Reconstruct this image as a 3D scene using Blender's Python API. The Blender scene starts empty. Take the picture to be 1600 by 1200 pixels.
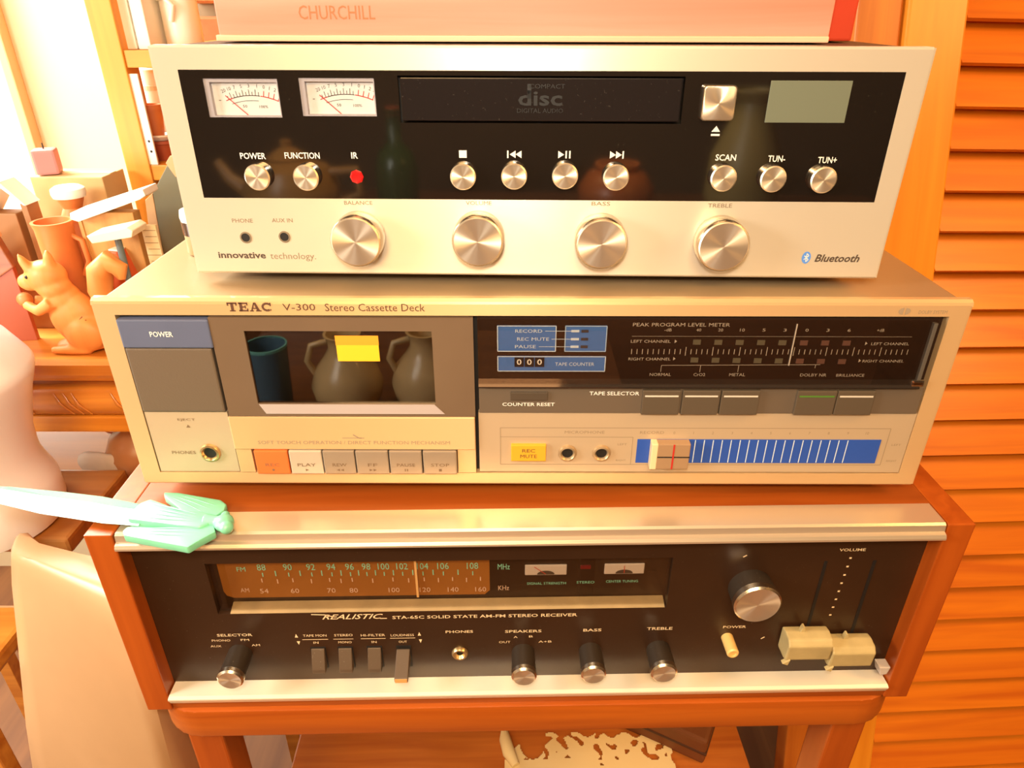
import bpy, bmesh, math, random
from mathutils import Vector, Matrix, noise
random.seed(4)
R = math.radians
scn = bpy.context.scene
col = scn.collection

# ------------------------------------------------------------------ camera
cam_d = bpy.data.cameras.new('camera'); cam = bpy.data.objects.new('camera', cam_d); col.objects.link(cam)
F_PX, PITCH, ROLL = 1089.97, 28.344, -0.097
cam.location = (-0.00953, -0.3185, 0.24397)
cam.rotation_euler = (Matrix.Rotation(R(90 - PITCH), 4, 'X') @ Matrix.Rotation(R(-ROLL), 4, 'Z')).to_euler()
cam_d.sensor_fit = 'HORIZONTAL'; cam_d.sensor_width = 36.0; cam_d.lens = F_PX / 1600 * 36.0
cam_d.clip_start = 0.01; cam_d.clip_end = 50
scn.camera = cam

# ------------------------------------------------------------------ world, lights, exposure
scn.view_settings.view_transform = 'Standard'; scn.view_settings.look = 'None'
scn.view_settings.gamma = 1.0; scn.view_settings.use_curve_mapping = False
scn.view_settings.exposure = -0.15
scn.cycles.use_denoising = True
scn.cycles.max_bounces = 8; scn.cycles.transparent_max_bounces = 12
scn.cycles.caustics_reflective = False; scn.cycles.caustics_refractive = False
w = bpy.data.worlds.new('world'); scn.world = w; w.use_nodes = True
w.node_tree.nodes['Background'].inputs[0].default_value = (1.0, 0.93, 0.78, 1)
w.node_tree.nodes['Background'].inputs[1].default_value = 4.0

def area(name, loc, target, size, energy, color, size_y=None):
    l = bpy.data.lights.new(name, 'AREA'); l.energy = energy; l.color = color
    l.shape = 'RECTANGLE' if size_y else 'SQUARE'; l.size = size
    if size_y: l.size_y = size_y
    o = bpy.data.objects.new(name, l); col.objects.link(o); o.location = loc
    o.rotation_euler = (Vector(target) - Vector(loc)).to_track_quat('-Z', 'Y').to_euler()
    return o
area('ceiling_lamp_light', (-0.15, -0.55, 1.30), (0, 0.05, -0.05), 0.55, 5, (1.0, 0.58, 0.25))
area('front_fill_light', (-0.25, -1.10, 0.60), (-0.10, 0.05, 0.0), 0.35, 7.5, (1.0, 0.60, 0.24))  # added warm fill from the front, no lamp stands there
area('camera_flash_light', (-0.02, -0.335, 0.315), (-0.03, 0.0, 0.10), 0.035, 1.15, (1.0, 0.92, 0.78))
area('window_light', (-0.98, 0.45, 0.62), (-0.2, 0.15, 0.05), 0.55, 46, (1.0, 0.96, 0.86), 0.8)
area('left_fill_light', (-0.88, -0.36, 0.42), (-0.40, 0.10, 0.0), 0.25, 9.5, (1.0, 0.95, 0.82))  # added fill that brightens the left-hand faces
area('jar_fill_light', (-0.62, -0.14, 0.06), (-0.40, 0.12, -0.02), 0.12, 1.3, (1.0, 0.95, 0.86))  # added close fill, only there to whiten the jar
area('shutter_fill_light', (0.95, -0.25, 0.72), (0.45, 0.25, -0.15), 0.30, 9, (1.0, 0.50, 0.14))  # added orange fill to brighten the shutter
area('sideboard_fill_light', (0.0, -1.05, 0.95), (0.0, -1.25, 0.0), 0.5, 26, (1.0, 0.72, 0.40))  # added fill so the sideboard things show up in the reflections

# ------------------------------------------------------------------ materials
MATS = {}
def principled(name):
    m = bpy.data.materials.new(name); m.use_nodes = True
    return m, m.node_tree, m.node_tree.nodes['Principled BSDF']
def mat(name, c, rough=0.5, metal=0.0, spec=0.5, var=0.0, vscale=(40, 40, 40), bump=0.0, bscale=(300, 300, 300), aniso=0.0, coat=0.0, emit=0.0, sss=0.0, radial=False, dust=0.0, brushed=False):
    if name in MATS: return MATS[name]
    m, nt, b = principled(name); N = nt.nodes; L = nt.links
    b.inputs['Base Color'].default_value = (*c, 1); b.inputs['Roughness'].default_value = rough
    b.inputs['Metallic'].default_value = metal; b.inputs['Specular IOR Level'].default_value = spec
    b.inputs['Coat Weight'].default_value = coat; b.inputs['Coat Roughness'].default_value = 0.05
    if emit: b.inputs['Emission Color'].default_value = (*c, 1); b.inputs['Emission Strength'].default_value = emit
    if sss: b.inputs['Subsurface Weight'].default_value = sss; b.inputs['Subsurface Radius'].default_value = (.004, .004, .004); b.inputs['Subsurface Scale'].default_value = 1.0
    tc = N.new('ShaderNodeTexCoord')
    def noise_node(scale, detail=4):
        mp = N.new('ShaderNodeMapping'); mp.inputs['Scale'].default_value = scale
        nz = N.new('ShaderNodeTexNoise'); nz.inputs['Scale'].default_value = 1.0; nz.inputs['Detail'].default_value = detail
        L.new(tc.outputs['Object'], mp.inputs['Vector']); L.new(mp.outputs['Vector'], nz.inputs['Vector']); return nz
    last = None
    if var:
        nz = noise_node(vscale); mx = N.new('ShaderNodeMixRGB'); mx.blend_type = 'MIX'
        mx.inputs[1].default_value = (*[x * (1 - var) for x in c], 1); mx.inputs[2].default_value = (*[min(1, x * (1 + var)) for x in c], 1)
        L.new(nz.outputs['Fac'], mx.inputs[0]); L.new(mx.outputs[0], b.inputs['Base Color']); last = mx.outputs[0]
    if dust:
        nz = noise_node((900, 900, 900), 2); cr = N.new('ShaderNodeValToRGB')
        cr.color_ramp.elements[0].position = 0.70; cr.color_ramp.elements[1].position = 0.76
        cr.color_ramp.elements[1].color = (dust, dust, dust, 1)
        big = noise_node((14, 14, 14), 2); mu = N.new('ShaderNodeMath'); mu.operation = 'MULTIPLY'
        L.new(nz.outputs['Fac'], cr.inputs[0]); L.new(cr.outputs[0], mu.inputs[0]); L.new(big.outputs['Fac'], mu.inputs[1])
        mx = N.new('ShaderNodeMixRGB'); L.new(mu.outputs[0], mx.inputs[0])
        if last: L.new(last, mx.inputs[1])
        else: mx.inputs[1].default_value = (*c, 1)
        mx.inputs[2].default_value = (0.75, 0.68, 0.55, 1); L.new(mx.outputs[0], b.inputs['Base Color'])
    if bump:
        nz = noise_node(bscale); bp = N.new('ShaderNodeBump'); bp.inputs['Strength'].default_value = bump; bp.inputs['Distance'].default_value = 0.0006
        L.new(nz.outputs['Fac'], bp.inputs['Height']); L.new(bp.outputs[0], b.inputs['Normal'])
    if aniso:
        b.inputs['Anisotropic'].default_value = aniso
        tg = N.new('ShaderNodeTangent'); tg.direction_type = 'RADIAL'; tg.axis = 'Y' if radial else 'Z'
        L.new(tg.outputs[0], b.inputs['Tangent'])
    if brushed:   # horizontal brushing: highlights stretch across it, up and down the face
        b.inputs['Anisotropic'].default_value = 0.8
        cb = N.new('ShaderNodeCombineXYZ'); cb.inputs[2].default_value = 1.0; L.new(cb.outputs[0], b.inputs['Tangent'])
    MATS[name] = m; return m
def wood(name, c1, c2, axis='X', scale=1.0, rough=0.4, coat=0.2, dark=None):
    if name in MATS: return MATS[name]
    m, nt, b = principled(name); N = nt.nodes; L = nt.links
    tc = N.new('ShaderNodeTexCoord'); oi = N.new('ShaderNodeObjectInfo'); mp = N.new('ShaderNodeMapping'); s = [90 * scale] * 3
    s['XYZ'.index(axis)] = 5 * scale; mp.inputs['Scale'].default_value = s
    ad = N.new('ShaderNodeVectorMath'); ad.operation = 'ADD'; sc = N.new('ShaderNodeVectorMath'); sc.operation = 'SCALE'; sc.inputs['Scale'].default_value = 3.0
    L.new(oi.outputs['Random'], sc.inputs[0]); L.new(tc.outputs['Object'], ad.inputs[0]); L.new(sc.outputs[0], ad.inputs[1])
    n1 = N.new('ShaderNodeTexNoise'); n1.inputs['Scale'].default_value = 1; n1.inputs['Detail'].default_value = 6; n1.inputs['Distortion'].default_value = 0.6
    L.new(ad.outputs[0], mp.inputs['Vector']); L.new(mp.outputs[0], n1.inputs['Vector'])
    cr = N.new('ShaderNodeValToRGB'); e = cr.color_ramp.elements
    e[0].position = 0.3; e[0].color = (*c2, 1); e[1].position = 0.66; e[1].color = (*c1, 1)
    L.new(n1.outputs['Fac'], cr.inputs[0]); L.new(cr.outputs[0], b.inputs['Base Color'])
    b.inputs['Roughness'].default_value = rough; b.inputs['Coat Weight'].default_value = coat; b.inputs['Coat Roughness'].default_value = 0.25
    bp = N.new('ShaderNodeBump'); bp.inputs['Strength'].default_value = 0.15; bp.inputs['Distance'].default_value = 0.0004
    L.new(n1.outputs['Fac'], bp.inputs['Height']); L.new(bp.outputs[0], b.inputs['Normal'])
    MATS[name] = m; return m
def pane_mat(name, tint, refl=0.08, rough=0.02):
    if name in MATS: return MATS[name]
    m = bpy.data.materials.new(name); m.use_nodes = True; nt = m.node_tree; N = nt.nodes; L = nt.links; N.clear()
    out = N.new('ShaderNodeOutputMaterial'); tr = N.new('ShaderNodeBsdfTransparent'); tr.inputs[0].default_value = (*tint, 1)
    gl = N.new('ShaderNodeBsdfGlossy'); gl.inputs['Roughness'].default_value = rough
    fr = N.new('ShaderNodeFresnel'); ge = N.new('ShaderNodeNewGeometry'); io = N.new('ShaderNodeMath'); io.operation = 'MULTIPLY_ADD'
    io.inputs[1].default_value = 1/1.5 - 1.5; io.inputs[2].default_value = 1.5   # the same interface from either side of the thin sheet
    L.new(ge.outputs['Backfacing'], io.inputs[0]); L.new(io.outputs[0], fr.inputs['IOR'])
    ad = N.new('ShaderNodeMath'); ad.operation = 'ADD'; ad.inputs[1].default_value = refl; ad.use_clamp = True
    mx = N.new('ShaderNodeMixShader'); L.new(fr.outputs[0], ad.inputs[0]); L.new(ad.outputs[0], mx.inputs[0])
    L.new(tr.outputs[0], mx.inputs[1]); L.new(gl.outputs[0], mx.inputs[2]); L.new(mx.outputs[0], out.inputs[0])
    MATS[name] = m; return m

ALU = lambda: mat('brushed_aluminium', (0.84, 0.76, 0.62), 0.40, 0.50, brushed=True, bump=0.06, bscale=(12, 12, 2500), dust=0.35)
ALU2 = lambda: mat('satin_champagne_metal', (0.74, 0.49, 0.25), 0.42, 0.40, brushed=True, bump=0.04, bscale=(10, 10, 2200), dust=0.25)
ALU3 = lambda: mat('champagne_panel', (0.58, 0.44, 0.29), 0.42, 0.3, bump=0.06, bscale=(10, 10, 2200))
TRIM = lambda: mat('polished_aluminium_trim', (0.84, 0.69, 0.52), 0.28, 0.70, bump=0.04, bscale=(10, 1800, 1800), dust=0.5)
KNOB = lambda: mat('turned_aluminium', (0.90, 0.78, 0.62), 0.34, 0.85, aniso=0.9, radial=True)
KNOBS = lambda: mat('knob_side_metal', (0.80, 0.70, 0.56), 0.25, 1.0)
BLACKG = lambda: mat('black_gloss_plastic', (0.008, 0.006, 0.005), 0.04, 0.0, 1.0, coat=1.0, dust=0.10)
BLACK = lambda: mat('black_plastic', (0.018, 0.014, 0.011), 0.35, 0.0, 0.4, dust=0.2)
DARK = lambda: mat('dark_cavity', (0.008, 0.006, 0.005), 0.6)
WHITE = lambda: mat('white_ink', (0.85, 0.82, 0.74), 0.6)
CREAMI = lambda: mat('cream_ink', (0.80, 0.60, 0.36), 0.6)
INK = lambda: mat('dark_ink', (0.07, 0.045, 0.03), 0.6)
GREYI = lambda: mat('grey_ink', (0.34, 0.25, 0.16), 0.6)
WALNUT = lambda: wood('walnut_wood', (0.37, 0.083, 0.009), (0.24, 0.045, 0.004), 'X', 1.0, 0.38, 0.3)
WALNUTZ = lambda: wood('walnut_wood_side', (0.43, 0.086, 0.007), (0.31, 0.052, 0.003), 'Z', 1.0, 0.38, 0.3)
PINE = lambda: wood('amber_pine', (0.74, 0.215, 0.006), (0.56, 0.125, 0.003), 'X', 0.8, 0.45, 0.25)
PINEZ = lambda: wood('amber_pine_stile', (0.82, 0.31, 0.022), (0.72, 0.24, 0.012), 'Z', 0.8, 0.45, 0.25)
OAK = lambda: wood('golden_oak', (0.72, 0.30, 0.05), (0.50, 0.16, 0.02), 'X', 0.7, 0.3, 0.4)

# ------------------------------------------------------------------ geometry helpers (units inside builders: millimetres)
class G:
    """collects shapes (mm) into one mesh"""
    def __init__(s): s.bm = bmesh.new()
    def add(s, verts, faces):
        vs = [s.bm.verts.new(v) for v in verts]
        fs = []
        for f in faces:
            try: fs.append(s.bm.faces.new([vs[i] for i in f]))
            except ValueError: pass
        return vs, fs
    def box(s, x0, x1, y0, y1, z0, z1, bev=0.0, seg=2):
        t = bmesh.new()
        c = [t.verts.new(v) for v in ((x0,y0,z0),(x1,y0,z0),(x1,y1,z0),(x0,y1,z0),(x0,y0,z1),(x1,y0,z1),(x1,y1,z1),(x0,y1,z1))]
        for f in ((3,2,1,0),(4,5,6,7),(0,1,5,4),(1,2,6,5),(2,3,7,6),(3,0,4,7)): t.faces.new([c[i] for i in f])
        if bev: bmesh.ops.bevel(t, geom=t.edges[:], offset=bev, segments=seg, affect='EDGES', profile=0.6)
        s.merge(t); return s
    def merge(s, t, M=None):
        t.verts.index_update()
        vs = [s.bm.verts.new(M @ v.co if M else v.co) for v in t.verts]
        for f in t.faces:
            try: s.bm.faces.new([vs[v.index] for v in f.verts])
            except ValueError: pass
        t.free()
    def prism(s, poly, y0, y1, bev=0.0, plane='XZ'):
        """polygon (a,b) extruded; plane XZ -> along y, XY -> along z, YZ -> along x"""
        t = bmesh.new(); mk = {'XZ': lambda a, b, c: (a, c, b), 'XY': lambda a, b, c: (a, b, c), 'YZ': lambda a, b, c: (c, a, b)}[plane]
        A = [t.verts.new(mk(a, b, y0)) for a, b in poly]; B = [t.verts.new(mk(a, b, y1)) for a, b in poly]
        t.faces.new(A); t.faces.new(B[::-1]); n = len(poly)
        for i in range(n): t.faces.new((A[i], A[(i+1) % n], B[(i+1) % n], B[i])[::-1])
        bmesh.ops.recalc_face_normals(t, faces=t.faces[:])
        if bev: bmesh.ops.bevel(t, geom=t.edges[:], offset=bev, segments=2, affect='EDGES', profile=0.6)
        s.merge(t); return s
    def lathe(s, prof, c=(0,0,0), axis='Z', n=32):
        """prof: list of (r, h)"""
        mk = {'Z': lambda r, a, h: (c[0]+r*math.cos(a), c[1]+r*math.sin(a), c[2]+h),
              'Y': lambda r, a, h: (c[0]+r*math.cos(a), c[1]+h, c[2]+r*math.sin(a)),
              'X': lambda r, a, h: (c[0]+h, c[1]+r*math.cos(a), c[2]+r*math.sin(a))}[axis]
        rings = []
        for r, h in prof:
            if r < 1e-6: rings.append([s.bm.verts.new(mk(0, 0, h))])
            else: rings.append([s.bm.verts.new(mk(r, 2*math.pi*i/n, h)) for i in range(n)])
        for A, B in zip(rings, rings[1:]):
            for i in range(n):
                j = (i+1) % n
                if len(A) == 1 and len(B) == 1: continue
                if len(A) == 1: q = (A[0], B[j], B[i])
                elif len(B) == 1: q = (A[i], A[j], B[0])
                else: q = (A[i], A[j], B[j], B[i])
                s.bm.faces.new(q)
        return s
    def tube(s, pts, r, n=10, close=False):
        pts = [Vector(p) for p in pts]; rr = r if isinstance(r, (list, tuple)) else [r]*len(pts); rings = []
        for i, p in enumerate(pts):
            d = (pts[min(i+1, len(pts)-1)] - pts[max(i-1, 0)]).normalized()
            a = d.orthogonal().normalized() if i == 0 else (pa - d*pa.dot(d)).normalized()
            pa = a; b = d.cross(a)
            rings.append([s.bm.verts.new(p + (a*math.cos(2*math.pi*k/n) + b*math.sin(2*math.pi*k/n))*rr[i]) for k in range(n)])
        for A, B in zip(rings, rings[1:]):
            for k in range(n): s.bm.faces.new((A[k], A[(k+1) % n], B[(k+1) % n], B[k]))
        s.bm.faces.new(rings[0][::-1]); s.bm.faces.new(rings[-1]); return s
    def ball(s, c, r, M=None, u=20, v=12):
        t = bmesh.new(); bmesh.ops.create_uvsphere(t, u_segments=u, v_segments=v, radius=1.0)
        rx = r if isinstance(r, (list, tuple)) else (r, r, r)
        X = Matrix.Translation(c) @ (M.to_4x4() if M else Matrix.Identity(4)) @ Matrix.Diagonal((*rx, 1))
        s.merge(t, X); return s
    def plate(s, x0, x1, z0, z1, y0, y1, holes=()):
        """slab in the XZ plane with rectangular holes (hx0,hx1,hz0,hz1)"""
        xs = sorted({x0, x1, *[v for h in holes for v in h[:2]]}); zs = sorted({z0, z1, *[v for h in holes for v in h[2:]]})
        nx, nz = len(xs)-1, len(zs)-1; V = {}
        def vv(i, k, y):
            if (i, k, y) not in V: V[(i, k, y)] = s.bm.verts.new((xs[i], y, zs[k]))
            return V[(i, k, y)]
        def solid(i, k):
            if not (0 <= i < nx and 0 <= k < nz): return False
            a, b = (xs[i]+xs[i+1])/2, (zs[k]+zs[k+1])/2
            return not any(h[0] < a < h[1] and h[2] < b < h[3] for h in holes)
        for i in range(nx):
            for k in range(nz):
                if not solid(i, k): continue
                s.bm.faces.new((vv(i,k,y0), vv(i+1,k,y0), vv(i+1,k+1,y0), vv(i,k+1,y0)))
                s.bm.faces.new((vv(i,k,y1), vv(i,k+1,y1), vv(i+1,k+1,y1), vv(i+1,k,y1)))
                if not solid(i-1, k): s.bm.faces.new((vv(i,k,y0), vv(i,k+1,y0), vv(i,k+1,y1), vv(i,k,y1)))
                if not solid(i+1, k): s.bm.faces.new((vv(i+1,k,y0), vv(i+1,k,y1), vv(i+1,k+1,y1), vv(i+1,k+1,y0)))
                if not solid(i, k-1): s.bm.faces.new((vv(i,k,y0), vv(i,k,y1), vv(i+1,k,y1), vv(i+1,k,y0)))
                if not solid(i, k+1): s.bm.faces.new((vv(i,k+1,y0), vv(i+1,k+1,y0), vv(i+1,k+1,y1), vv(i,k+1,y1)))
        return s
    def mesh(s, name, m, smooth=None):
        bmesh.ops.recalc_face_normals(s.bm, faces=s.bm.faces[:])
        for v in s.bm.verts: v.co *= 0.001
        me = bpy.data.meshes.new(name); s.bm.to_mesh(me); s.bm.free(); me.materials.append(m)
        if smooth is not None:
            for p in me.polygons: p.use_smooth = True
            me.set_sharp_from_angle(angle=R(smooth))
        return me
    def obj(s, name, m, parent=None, smooth=None, loc=None, label=None):
        o = bpy.data.objects.new(name, s.mesh(name, m, smooth)); col.objects.link(o)
        if parent: o.parent = parent
        if loc: o.location = [v*0.001 for v in loc]
        if label: o['label'] = label
        return o
def tag(o, label=None, cat=None, group=None, kind=None):
    if label: o['label'] = label
    if cat: o['category'] = cat
    if group: o['group'] = group
    if kind: o['kind'] = kind
    return o
def thing(name, label, cat, loc, rz=0.0, group=None):
    o = bpy.data.objects.new(name, None); col.objects.link(o); o.location = loc; o.rotation_euler = (0, 0, rz); o.empty_display_size = 0.02
    return tag(o, label, cat, group)
def blob(name, balls, m, parent=None, voxel=2.0, smooth_it=4):
    """one continuous surface from overlapping ellipsoids and tapered tubes (mm)"""
    g = G()
    for f in balls: f(g)
    bmesh.ops.recalc_face_normals(g.bm, faces=g.bm.faces[:])
    me = bpy.data.meshes.new(name); g.bm.to_mesh(me); g.bm.free()
    o = bpy.data.objects.new(name, me); col.objects.link(o)
    r = o.modifiers.new('r', 'REMESH'); r.mode = 'VOXEL'; r.voxel_size = voxel
    sm = o.modifiers.new('s', 'SMOOTH'); sm.iterations = smooth_it
    dg = bpy.context.evaluated_depsgraph_get(); me2 = bpy.data.meshes.new_from_object(o.evaluated_get(dg))
    o.modifiers.clear(); o.data = me2
    for v in me2.vertices: v.co *= 0.001
    me2.materials.clear(); me2.materials.append(m)
    for p in me2.polygons: p.use_smooth = True
    if parent: o.parent = parent
    return o
def text_bm(s, w, h, bold=0.0, shear=0.0, spacing=1.0):
    cu = bpy.data.curves.new('t', 'FONT'); cu.body = s; cu.resolution_u = 2; cu.size = 1.0; cu.shear = shear; cu.offset = bold; cu.space_character = spacing
    ob = bpy.data.objects.new('t', cu); col.objects.link(ob)
    dg = bpy.context.evaluated_depsgraph_get(); me = bpy.data.meshes.new_from_object(ob.evaluated_get(dg))
    bpy.data.objects.remove(ob); bpy.data.curves.remove(cu)
    t = bmesh.new(); t.from_mesh(me); bpy.data.meshes.remove(me)
    if t.verts:
        xs = [v.co.x for v in t.verts]; ys = [v.co.y for v in t.verts]
        cx, cy = (min(xs)+max(xs))/2, (min(ys)+max(ys))/2; sx = w/(max(xs)-min(xs)) if w else None; sy = h/(max(ys)-min(ys)) if h else None
        sx = sx or sy; sy = sy or sx
        for v in t.verts: v.co = Vector(((v.co.x-cx)*sx, (v.co.y-cy)*sy, 0))
    return t
FACE = Matrix(((1,0,0,0),(0,0,-1,0),(0,1,0,0),(0,0,0,1)))
def letter(parent, items, y, m, name='lettering', extra=None):
    """flat print: items (string, x centre, z centre, width, height[, bold, shear]) on the plane y; one object per call"""
    g = G()
    for it in items:
        s, x, z, wd, h = it[:5]; b = it[5] if len(it) > 5 else 0.0; sh = it[6] if len(it) > 6 else 0.0
        g.merge(text_bm(s, wd, h, b, sh), Matrix.Translation((x, y, z)) @ FACE)
    if extra: extra(g)
    return g.obj(name, m, parent)
def quad(g, x0, x1, z0, z1, y): g.add([(x0,y,z0),(x1,y,z0),(x1,y,z1),(x0,y,z1)], [(0,1,2,3)])
def poly(g, pts, y): g.add([(a,y,b) for a, b in pts], [tuple(range(len(pts)))])
def stroke(g, pts, wd, y):
    for (a, b), (c, d) in zip(pts, pts[1:]):
        v = Vector((c-a, d-b)); n = Vector((-v.y, v.x)).normalized()*wd/2
        g.add([(a+n.x,y,b+n.y),(a-n.x,y,b-n.y),(c-n.x,y,d-n.y),(c+n.x,y,d+n.y)], [(0,1,2,3)])

# ================================================================== SETTING
FLOOR = -0.66
def structure(o): o['kind'] = 'structure'; return o
structure(G().box(-1700, 1700, -2000, 900, FLOOR*1000-40, FLOOR*1000).obj('floor', wood('floor_boards', (0.20, 0.075, 0.02), (0.12, 0.04, 0.01), 'Y', 0.4, 0.65, 0.0)))
structure(G().box(-1700, 1700, -2000, 900, 1700, 1740).obj('ceiling', mat('ceiling_paint', (0.55, 0.48, 0.36), 0.8)))
structure(G().box(-1700, 1700, -2040, -2000, FLOOR*1000, 1700).obj('wall_front', mat('dim_wall', (0.10, 0.06, 0.03), 0.8)))
structure(G().box(1700, 1740, -2000, 900, FLOOR*1000, 1700).obj('wall_right', mat('dim_wall', (0.10, 0.06, 0.03), 0.8)))
structure(G().box(-1740, -1700, -2000, 900, FLOOR*1000, 1700).obj('wall_left', mat('cream_wall', (0.80, 0.70, 0.48), 0.8)))
CREAMW = mat('cream_wall', (0.80, 0.70, 0.48), 0.8)
# wall_back: cream plaster with a window opening on the left, brick on the right
wb = structure(G().plate(-1700, -505, FLOOR*1000, 1700, 650, 690, [(-1250, -668, -200, 900)]).obj('wall_back', CREAMW))
mortar = G().box(-505, 1700, 660, 690, FLOOR*1000, 1700).obj('mortar', mat('mortar', (0.26, 0.19, 0.11), 0.9, var=0.2), wb)
brick_m = [mat('brick_%d' % i, c, 0.85, var=0.25, vscale=(60, 60, 60), bump=0.4, bscale=(200, 200, 200)) for i, c in enumerate(((0.50, 0.17, 0.05), (0.42, 0.13, 0.04), (0.55, 0.21, 0.07)))]
bmesh_brick = [G().box(-96, 96, 645, 662, -29, 29, 3, 1).mesh('brick', m_) for m_ in brick_m]
for row in range(-2, 9):
    for k in range(5):
        o = bpy.data.objects.new('brick', random.choice(bmesh_brick)); col.objects.link(o); o.parent = wb
        o.location = ((-405 + 204*k + (102 if row % 2 else 0) + random.uniform(-2, 2))*0.001, random.uniform(-.002, .002), (206 + 70*(row-2) + random.uniform(-1, 1))*0.001)
win = structure(G().plate(-1262, -646, -212, 912, 640, 660, [(-1230, -668, -180, 880)]).obj('window_1', mat('white_paint', (0.86, 0.82, 0.70), 0.5)))
G().plate(-1230, -668, -180, 880, 655, 662, [(-1215, -690, -160, 860)]).obj('sash', mat('white_paint', (0.86, 0.82, 0.70), 0.5), win)
G().box(-1215, -690, 657, 660, -160, 860).obj('pane', pane_mat('window_glass', (0.97, 0.97, 0.95), 0.0), win)
tr1 = structure(G().box(-646, -634, 632, 650, -212, 912, 2).obj('trim_1', mat('peach_wood_trim', (0.85, 0.52, 0.26), 0.5)))

# ================================================================== LOUVRED SHUTTER (leans against the wall on the right)
a_, b_, c_ = R(4.318), R(16.065), R(-1.2135)
ux = Vector((math.cos(a_), math.sin(a_), 0)); nn = Vector((-math.sin(a_), math.cos(a_), 0))
vv_ = Vector((0, 0, 1))*math.cos(b_) + nn*math.sin(b_)
u2 = ux*math.cos(c_) + vv_*math.sin(c_); v2 = -ux*math.sin(c_) + vv_*math.cos(c_); n2 = u2.cross(v2)  # n2 points toward -y
sh = thing('louvered_shutter', 'amber pine louvered shutter leaning behind the stereo stack at right', 'shutter', (0.36885, 0.34, 0.2358))
Msh = Matrix((u2, -n2, v2)).transposed().to_4x4(); sh.rotation_euler = Msh.to_euler()
# local: x along the slats, y away from the viewer, z up the shutter (mm)
TOPV, BOTV, SP = 260, -920, 34.741
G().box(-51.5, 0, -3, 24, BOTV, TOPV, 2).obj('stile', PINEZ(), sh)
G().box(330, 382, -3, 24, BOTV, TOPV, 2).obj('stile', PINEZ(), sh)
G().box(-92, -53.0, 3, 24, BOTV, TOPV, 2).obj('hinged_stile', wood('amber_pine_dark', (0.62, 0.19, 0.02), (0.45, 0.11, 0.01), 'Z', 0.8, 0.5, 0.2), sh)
G().box(0, 330, -1, 22, BOTV, BOTV+70, 2).obj('rail', PINE(), sh)
slat = G(); slat.prism([(-2.5, 0.4), (1.5, -1.2), (16, 37), (19, 40.5), (14.5, 40)], 0.5, 329.5, 0, 'YZ')
slat_me = slat.mesh('slat', PINE())
for i in range(-7, 24):
    o = bpy.data.objects.new('slat', slat_me); col.objects.link(o); o.parent = sh; o.location = (0, 0, -i*SP*0.001 + 0.0005)

# red book standing behind the cigar box
bk = thing('book', 'tall red book standing upright beside the wooden box, top right', 'book', (0.153, 0.075, 0.12366+0.10557))
G().box(-9, 9, 0, 110, 0, 190, 1.2).obj('cover', mat('red_cloth', (0.55, 0.045, 0.012), 0.6, var=0.15), bk)
G().box(-7, 7, 4, 108, 2, 192).obj('pages', mat('page_cream', (0.75, 0.62, 0.40), 0.8), bk)

# ================================================================== STAND (carries the receiver)
RYAW = R(1.2698)
st = thing('wooden_stand', 'walnut stand with rounded-corner top carrying the black-faced receiver', 'stand', (0.00293, -0.02938, FLOOR), RYAW)
H0 = -FLOOR*1000   # floor -> z of receiver top is +H0
def corner_rect(x0, x1, y0, y1, r, n=7):
    P = []
    for cx, cy, a0 in ((x1-r, y1-r, 0), (x0+r, y1-r, 90), (x0+r, y0+r, 180), (x1-r, y0+r, 270)):
        P += [(cx + r*math.cos(R(a0 + 90*i/n)), cy + r*math.sin(R(a0 + 90*i/n))) for i in range(n+1)]
    return P
G().prism(corner_rect(-238.5, 238.5, -2, 275, 30), H0-163.5, H0-139.2, 2.5, 'XY').obj('top_board', wood('stand_walnut', (0.47, 0.108, 0.008), (0.33, 0.062, 0.004), 'X', 1.0, 0.38, 0.3), st, 40)
ap = G(); ap.plate(-198, 198, H0-178, H0-163.6, 12, 22); ap.box(-212, -202, 30, 234, H0-192, H0-163.6); ap.box(202, 212, 30, 234, H0-192, H0-163.6)
ap.obj('apron', WALNUT(), st)
for sx in (-1, 1):
    for y0 in (4, 236):
        G().box(*(sorted((sx*199, sx*221))), y0, y0+24, 0, H0-163.6, 1.5).obj('leg', WALNUTZ(), st)
G().box(-228, 228, 14, 258, H0-438, H0-420, 1.5).obj('shelf', wood('stand_shelf', (0.55, 0.17, 0.025), (0.40, 0.10, 0.014), 'X', 1.0, 0.45, 0.2), st)

# lace doily on the stand's shelf
do = thing('lace_doily', 'cream lace doily with holes lying on the lower shelf of the stand', 'doily', (0.075, 0.125, -0.4178))
g = G()
def doily_keep(x, y):
    P = Vector((x*0.11, y*0.11, 3.0)); h = noise.noise(P); k = noise.noise(Vector((x*0.05, y*0.05, 9)))
    return h < 0.20 + (0.5 if y < -8 else 0)
cell = 1.2; Vd = {}
def dv(i, k):
    if (i, k) not in Vd:
        x, y = i*cell, k*cell; Vd[(i, k)] = g.bm.verts.new((x, y, 1.2 + 1.5*noise.noise(Vector((x*.03, y*.03, 1)))))
    return Vd[(i, k)]
for i in range(-76, 70):
    for k in range(-66, 36):
        x, y = (i+.5)*cell, (k+.5)*cell
        if y > 19 + 3*math.sin(x*0.25) - (0 if x > -60 else (-60-x)*0.6) or x > 78 + 2*math.sin(y*.3) + y*0.12: continue
        if (x+63)**2/14**2 + (y-14)**2/22**2 < 1: continue
        if doily_keep(x, y): g.bm.faces.new((dv(i,k), dv(i+1,k), dv(i+1,k+1), dv(i,k+1)))
g.obj('lace', mat('cream_lace', (0.80, 0.62, 0.32), 0.9), do)
G().tube([(-92, 24, 3), (-91, 10, 6), (-87, -4, 5), (-80, -16, 3)], [3, 6, 6.5, 4], 12).obj('rolled_edge', mat('cream_lace_edge', (0.85, 0.68, 0.36), 0.9), do, 60)

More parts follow.
